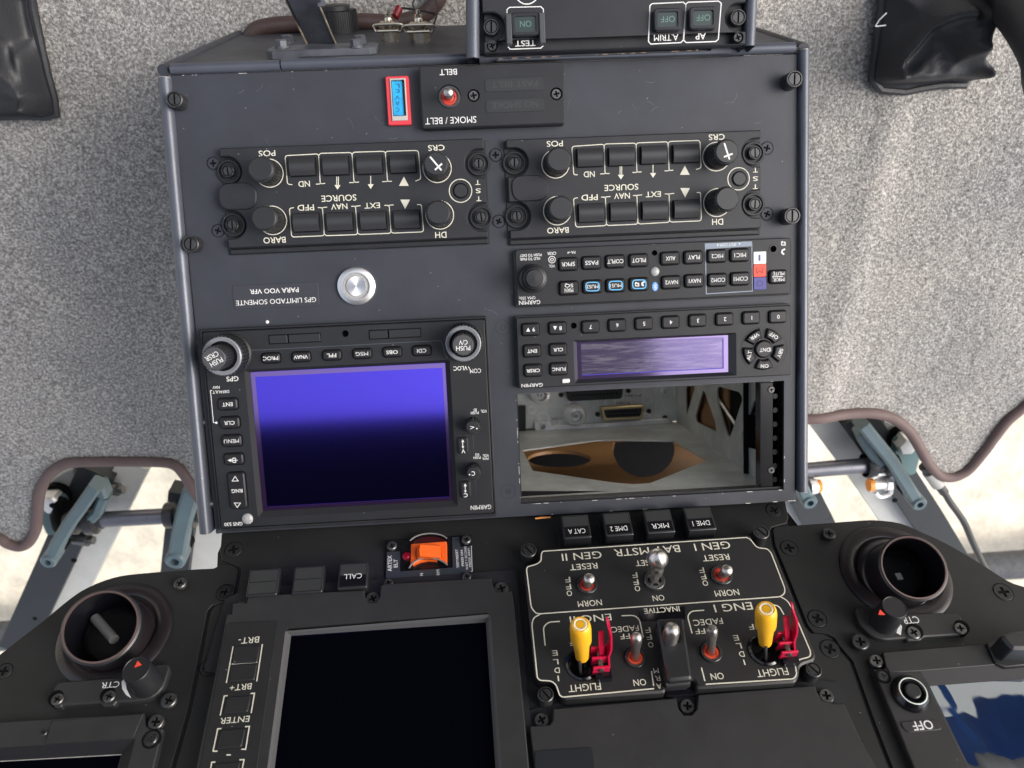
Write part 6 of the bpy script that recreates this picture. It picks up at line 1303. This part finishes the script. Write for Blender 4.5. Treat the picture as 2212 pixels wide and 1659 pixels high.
# ============================================================ pedals and structure under the chin windows
def P3(z_, x, y, h): u, v = z_(x, y, h); return (u, v, h)
def beam(z_, pl_, w, h, name, lab, dark_w, side, hz=-70, grp='window frame beams in the nose'):
    """two-tone box beam: dark top flange beside a lighter web"""
    c = P3(z_, *pl_[1], hz); t = T(name, lab, 'frame beam', FLR, (c[0], c[1]), hz, grp)
    a_2 = [P3(z_, x, y, hz) for x, y in pl_]
    for i in range(len(a_2)-1):
        M().bar(a_2[i], a_2[i+1], w, h).done('dark_flange', K_BEAMD, t)
        b2_ = [(p[0]+side*(w/2+dark_w/2), p[1], p[2]-12) for p in a_2]
        M().bar(b2_[i], b2_[i+1], dark_w, h).done('light_web', K_BEAM, t)
    return t
t = beam(zb7, [(655, 560), (560, 760), (372, 1180), (225, 1500), (120, 1720)], 36, 22, 'frame_beam', 'grey frame beam passing behind the left pedal arm', 32, 1)
for x, y, r in ((483, 1172, 3), (228, 1552, 2.5)): M().cyl(P3(zb7, x, y, -59)[:2], r, -60, -58.6, 0, 12).done('rivet_hole', K_DARK, t)
for i, (x, y) in enumerate(((735, 715), (540, 1045))):
    c = P3(zb7, x, y, -55); M().tube([(c[0]-10, c[1], -60), (c[0]+6, c[1], -56)], 7, 12).tube([(c[0]+6, c[1], -56), (c[0]+12, c[1], -55)], 5, 6).done('bolt', K_SCREWW, t)
t = beam(zb7, [(1215, 700), (1195, 900), (1165, 1150), (1140, 1400)], 30, 22, 'frame_beam', 'grey frame beam between the left side rail and the second left pedal arm', 30, 1)
t = beam(zb8, [(640, 250), (760, 420), (1000, 760), (1230, 1110), (1420, 1420)], 36, 22, 'frame_beam', 'grey frame beam passing behind the right pedal arm', 34, -1)
c = P3(zb8, 982, 975, -59); M().cyl(c[:2], 3, -60, -58.5, 0, 12).done('rivet_hole', K_DARK, t)
t = beam(zb8, [(130, 700), (220, 900), (330, 1110), (420, 1300)], 34, 22, 'frame_beam', 'short grey frame beam beside the lower right corner of the console', 30, -1)
def pedal(z_, A_, hole, lab, fork, w=13, hz=-25, grp='pedal arms in front of the carpet edge'):
    p = [P3(z_, *q, hz) for q in A_]; c = p[len(p)//2]; t = T('rudder_pedal', lab, 'pedal', FLR, c[:2], hz, grp)
    m_ = M()
    for i in range(len(p)-1): m_.bar(p[i], p[i+1], w, 20, bev=2.5)
    m_.done('arm', K_TEAL, t)
    e = p[-1]; d = (Vector(p[-1])-Vector(p[-2])).normalized()
    M().lathe((e[0]+d.x*3, e[1]+d.y*3, hz-10), [(w*.62, 0), (w*.62, 20), (w*.5, 22), (w*.28, 22), (w*.26, 16), (.01, 16)], 24).done('lug', K_TEAL, t)
    M().cyl((e[0]+d.x*4, e[1]+d.y*4), w*.6, hz-26, hz-12, 1, 20).done('rubber_foot', K_DARK, t)
    if fork:
        q = [P3(z_, *x, hz-12) for x in fork]; m_ = M()
        for i in range(len(q)-1): m_.bar(q[i], q[i+1], w*.8, 18, bev=2.5)
        m_.done('fork', K_TEAL, t)
    return t
pedal(zb7, [(640, 665), (560, 780), (470, 905), (395, 1030), (350, 1125)], None, 'teal pedal arm on the far left with a branching fork', [(655, 660), (690, 740), (650, 840), (590, 900)])
pedal(zb7, [(1265, 690), (1230, 800), (1190, 960), (1165, 1120)], None, 'teal pedal arm half hidden by the left console rail', None, w=17)
pedal(zb8, [(700, 335), (800, 460), (930, 620), (1050, 810), (1135, 945)], None, 'teal pedal arm on the right with a branching fork', [(690, 400), (735, 500), (800, 600), (850, 660)])
pedal(zb8, [(170, 760), (205, 840), (250, 930)], None, 'short teal pedal arm end at the lower right corner of the console', None)
def rod(z_, a_2, b_2, lab, cl):
    p = P3(z_, *a_2, -40); q = P3(z_, *b_2, -40); t = T('cross_rod', lab, 'rod', FLR, ((p[0]+q[0])/2, (p[1]+q[1])/2), -40, 'pedal cross rods')
    M().tube([p, q], 8.5, 20).done('rod_tube', K_ROD, t)
    for (x, y), s_ in cl:
        c = Vector(P3(z_, x, y, -40)); d = (Vector(q)-Vector(p)).normalized()
        m_ = M(); m_.lathe(tuple(c-d*16), [(13, 0), (14, 2), (14, 10), (11, 12), (11, 18), (15, 20), (15, 30), (10, 32), (10, 36), (.01, 36)], 28, ax=tuple(d*s_ if s_ > 0 else d)); m_.done('bearing', mat('bearing_black', (.02, .02, .022), .35), t)
rod(zb7, (560, 912), (1260, 872), 'dark steel rod joining the two left pedal arms', [((545, 912), 1), ((1185, 872), 1)])
rod(zb8, (180, 735), (850, 682), 'dark steel rod running from the right pedal to the console', [((850, 680), 1)])
def bracket(z_, P_, hx, lab):
    c = P3(z_, *hx, -45); t = T('pedal_bracket', lab, 'bracket', FLR, c[:2], -70, 'pale brackets with hexagon bolts')
    M().poly(ccw([P3(z_, x, y, -62)[:2] for x, y in P_]), -75, -62, 1.5).done('web_plate', mat('pale_bracket', (.34, .35, .36), .4), t)
    M().poly(circ(c[:2], 12, 6), -62, -40, 2).done('hex_bolt', K_ALUL, t); M().cyl(c[:2], 15, -63, -55, 1).done('washer', K_DARK, t)
    c = P3(z_, *( (345, 900) if z_ is zb7 else (1090, 640)), -45); M().box(c[:2], 34, 52, -72, -48, 5, 3).done('teal_block', mat('teal_light', (.10, .17, .18), .4), t)
bracket(zb7, [(400, 600), (480, 570), (520, 700), (460, 790), (440, 800), (330, 760), (300, 700), (340, 640)], (338, 800), 'pale bracket with a bright hexagon bolt left of the left pedal')
bracket(zb8, [(890, 320), (985, 350), (1060, 420), (1060, 470), (940, 590), (890, 480), (870, 400)], (1082, 520), 'pale bracket with a bright hexagon bolt right of the right pedal')
# dark hanging lever with bulb by the left bracket, steel shackle at right
c = P3(zb7, 420, 870, -38); t = T('dark_lever', 'black lever with a rounded end behind the left pedal arm', 'lever', FLR, c[:2], -50)
M().tube([P3(zb7, 340, 775, -50), P3(zb7, 390, 800, -45), P3(zb7, 430, 870, -45), P3(zb7, 420, 940, -50)], [9, 8, 15, 12], 16).done('lever_body', K_DARK, t)
t = T('wire_shackle', 'bent steel wire shackle with an orange capped pin under the right rod', 'shackle', FLR, P3(zb8, 880, 850, -30)[:2], -30)
P_ = [(800, 790), (845, 765), (930, 760), (958, 790), (955, 890), (930, 930), (860, 945), (825, 910)]
M().tube([tuple(p) for p in curve([P3(zb8, x, y, -30) for x, y in P_], 5)], 2.2, 8).done('wire_loop', K_ALUL, t)
M().tube([P3(zb8, 765, 850, -30), P3(zb8, 800, 848, -30)], 7, 16).done('orange_cap', K_AMBER, t)
M().tube([P3(zb8, 798, 848, -30), P3(zb8, 910, 840, -30)], 5.5, 14).tube([P3(zb8, 905, 840, -30), P3(zb8, 945, 836, -30)], 8, 6).done('pin', K_ALUL, t)
M().bar(P3(zb8, 800, 800, -40), P3(zb8, 950, 800, -40), 22, 14, bev=4).done('yoke', K_ALUL, t)
t = T('capped_bolt', 'pale bolt with a small orange cap just right of the console corner', 'bolt', FLR, P3(zb8, 320, 860, -30)[:2], -30)
M().tube([P3(zb8, 285, 865, -30), P3(zb8, 340, 858, -30)], [9, 8], 14).done('bolt_body', K_ALUL, t)
M().tube([P3(zb8, 338, 858, -30), P3(zb8, 370, 856, -30)], 7, 14).done('orange_cap', K_AMBER, t)
# cable with a pale connector
t = T('connector_cable', 'thin black cable with a pale cylindrical connector, hanging right of the right pedal', 'cable', FLR, P3(zb8, 1390, 910, -10)[:2], -10)
M().tube([P3(zb8, 1215, 695, -5), P3(zb8, 1262, 745, -5)], 5.2, 16).done('plug_tip', K_BEAMD, t)
M().tube([P3(zb8, 1258, 740, -5), P3(zb8, 1335, 845, -5)], 6.8, 20).done('connector_barrel', mat('connector_pale', (.36, .35, .33), .4), t)
cp = curve([P3(zb8, x, y, -5) for x, y in ((1330, 838), (1385, 910), (1440, 1000), (1545, 1150), (1615, 1310), (1680, 1450), (1740, 1560), (1850, 1700))], 6)
M().tube([tuple(p) for p in cp[:7]], 4.8, 12).done('strain_relief', K_CABLE, t); M().tube([tuple(p) for p in cp[5:]], 3.5, 12).done('cable_sheath', K_CABLE, t)
# ============================================================ leather gaiters and stick
c1 = Z('C1', FLR); c2 = Z('C2', FLR)
K_LEA = mat('black_leather', (.018, .019, .023), .52, bump=.35, bscale=450, var=.15, vscale=25)
def gaiter(z_, out, apex, lab, folds, hh):
    """folded leather bag: outline on the carpet rising to an apex, folds as ridges (survey lines)"""
    O = [z_(x, y) for x, y in out]; t = T('leather_gaiter', lab, 'gaiter', FLR, O[0], 0, 'black leather gaiters on the carpet')
    us = [p[0] for p in O]; vs = [p[1] for p in O]; st_ = 1.7
    U, V_ = np.meshgrid(np.arange(min(us), max(us)+st_, st_), np.arange(min(vs), max(vs)+st_, st_))
    ins_ = pip(O, U, V_); D = np.full(U.shape, 1e9)
    for i in range(len(O)):
        a_2 = np.array(O[i]); b_2 = np.array(O[(i+1) % len(O)]); d = b_2-a_2; L2 = (d**2).sum()+1e-9
        s_ = np.clip(((U-a_2[0])*d[0]+(V_-a_2[1])*d[1])/L2, 0, 1); D = np.minimum(D, np.hypot(U-a_2[0]-s_*d[0], V_-a_2[1]-s_*d[1]))
    ap = np.array(z_(*apex)); r_ = np.hypot(U-ap[0], V_-ap[1])
    H = hh*(1-np.exp(-D/22))*.75 + hh*.8*np.exp(-(r_/75)**2)*np.clip(D/30, 0, 1)
    for (L_, amp, wd_) in folds:
        F_ = curve([z_(x, y) for x, y in L_], 6); dd = np.full(U.shape, 1e9)
        for p, q in zip(F_[:-1], F_[1:]):
            a_2 = np.array(p); d = np.array(q)-a_2; L2 = (d**2).sum()+1e-9; s_ = np.clip(((U-a_2[0])*d[0]+(V_-a_2[1])*d[1])/L2, 0, 1)
            dd = np.minimum(dd, np.hypot(U-a_2[0]-s_*d[0], V_-a_2[1]-s_*d[1]))
        H += 1.5*amp*np.exp(-(dd/(wd_*.62))**1.5)*np.clip(D/9, 0, 1)
    H += (_smoothnoise(U, V_, 22, 9)*2.0+_smoothnoise(U, V_, 5, 11)*.35)*np.clip(D/12, 0, 1)
    keep = ins_; H = np.where(keep, H+3, 3)
    Hn, Wn = U.shape; ix = np.arange(Hn*Wn).reshape(Hn, Wn); q_ = np.stack([ix[:-1, :-1], ix[:-1, 1:], ix[1:, 1:], ix[1:, :-1]], -1)[keep[:-1, :-1] | keep[1:, 1:]]
    us_, inv_ = np.unique(q_, return_inverse=True); q_ = inv_.reshape(-1, 4)
    m_ = M(); m_.v = [tuple(p) for p in np.stack([U.ravel()[us_], V_.ravel()[us_], H.ravel()[us_]], 1).tolist()]; m_.f = [tuple(f) for f in q_.tolist()]
    m_.done('leather_bag', K_LEA, t, smooth=180)
    ed = [(p[0], p[1], 3) for p in O]+[(O[0][0], O[0][1], 3)]; M().tube(ed, 3.2, 8).done('hem', K_LEA, t)
    return t
gaiter(c1, [(-420, -260), (270, -260), (285, 60), (340, 330), (400, 600), (455, 800), (472, 930), (380, 946), (200, 938), (0, 945), (-420, 960)], (-60, -60), 'black leather gaiter at the top left corner of the carpet',
    [([(0, 360), (130, 480), (260, 640), (340, 800), (415, 890)], 13, 9), ([(60, 200), (150, 330), (185, 460), (230, 560), (330, 740)], -12, 12), ([(0, 120), (100, 230), (240, 420), (330, 620), (430, 860)], 10, 14), ([(200, 0), (230, 180), (260, 300)], -10, 14), ([(440, 820), (300, 920), (0, 900)], 5, 10)], 34)
tg = gaiter(c2, [(960, -160), (955, 60), (935, 200), (915, 380), (880, 650), (960, 730), (1150, 745), (1290, 715), (1450, 690), (1640, 690), (1700, 600), (1740, 300), (1800, 120), (1850, -160)], (1600, -80), 'black leather gaiter at the top right corner, under the control stick',
    [([(915, 640), (960, 500), (1060, 350), (1200, 160), (1330, 85), (1450, 60)], 12, 8), ([(960, 600), (1200, 590), (1500, 580), (1640, 560)], 12, 13), ([(900, 690), (1200, 680), (1600, 660)], -9, 10), ([(1330, 490), (1500, 300), (1640, 110)], 11, 14), ([(1200, 200), (1330, 400), (1330, 480)], -8, 18), ([(1660, 580), (1560, 430), (1500, 340)], 9, 9), ([(1660, 600), (1780, 130)], 8, 12)], 34)
w_ = M(); w_.tube([c2(*p, 30)+(30,) for p in ((925, 215), (960, 160), (1018, 104))], .5, 8).tube([c2(*p, 30)+(30,) for p in ((925, 215), (970, 212), (1012, 206))], .5, 8).done('white_tape', K_WHITE, tg)
# control stick that rises out of the right gaiter toward the viewer
z0 = FLR
def ray(x, y, dep): return np.array([(x-CX)/FOC*dep, (y-CY)/FOC*dep, dep])
pts_ = [ray(2020, -90, 610), ray(2120, -45, 580), ray(2215, 10, 530), ray(2300, 150, 460), ray(2335, 400, 425), ray(2345, 640, 405)]
pf = [to_frame(FLR, p) for p in pts_]; t = T('control_stick', 'thick dark control stick sweeping down the right edge from the top right gaiter', 'control stick', FLR, pf[0][:2], pf[0][2])
M().tube([tuple(p) for p in curve(pf, 6)], [12]*6+[15]*6+[20]*6+[22]*6+[22]*6+[22], 24).done('stick_tube', K_STICK, t)
# ============================================================ chin window panes (clear acrylic below the edge of the floor)
gl_ = bpy.data.materials.new('acrylic'); gl_.use_nodes = True; tr_, b_, L_ = nodes_of(gl_); tr_.nodes.remove(b_)
ts = tr_.nodes.new('ShaderNodeBsdfTransparent'); gs = tr_.nodes.new('ShaderNodeBsdfGlossy'); gs.inputs['Roughness'].default_value = .05; fz = tr_.nodes.new('ShaderNodeFresnel'); fz.inputs[0].default_value = 1.3
mx = tr_.nodes.new('ShaderNodeMixShader'); ts.inputs[0].default_value = (.96, .97, .96, 1); L_.new(fz.outputs[0], mx.inputs[0]); L_.new(ts.outputs[0], mx.inputs[1]); L_.new(gs.outputs[0], mx.inputs[2]); L_.new(mx.outputs[0], tr_.nodes['Material Output'].inputs[0])
for sx, lab in ((-1, 'clear curved chin window pane under the left pedals'), (1, 'clear curved chin window pane under the right pedals')):
    t = T('chin_window', lab, 'window', FLR, (sx*330, -480), -190, 'chin windows')
    m_ = M(); n1 = 12; V = []
    for i in range(n1+1):
        for j in range(n1+1):
            u = sx*(70+i/n1*520); v = -150-j/n1*620; V.append((u, v, -215+.00020*(v+400)**2+.00022*(abs(u)-300)**2))
    m_.add(V, [(i*(n1+1)+j, i*(n1+1)+j+1, (i+1)*(n1+1)+j+1, (i+1)*(n1+1)+j)[::sx] for i in range(n1) for j in range(n1)]); m_.done('pane', gl_, t, smooth=180)
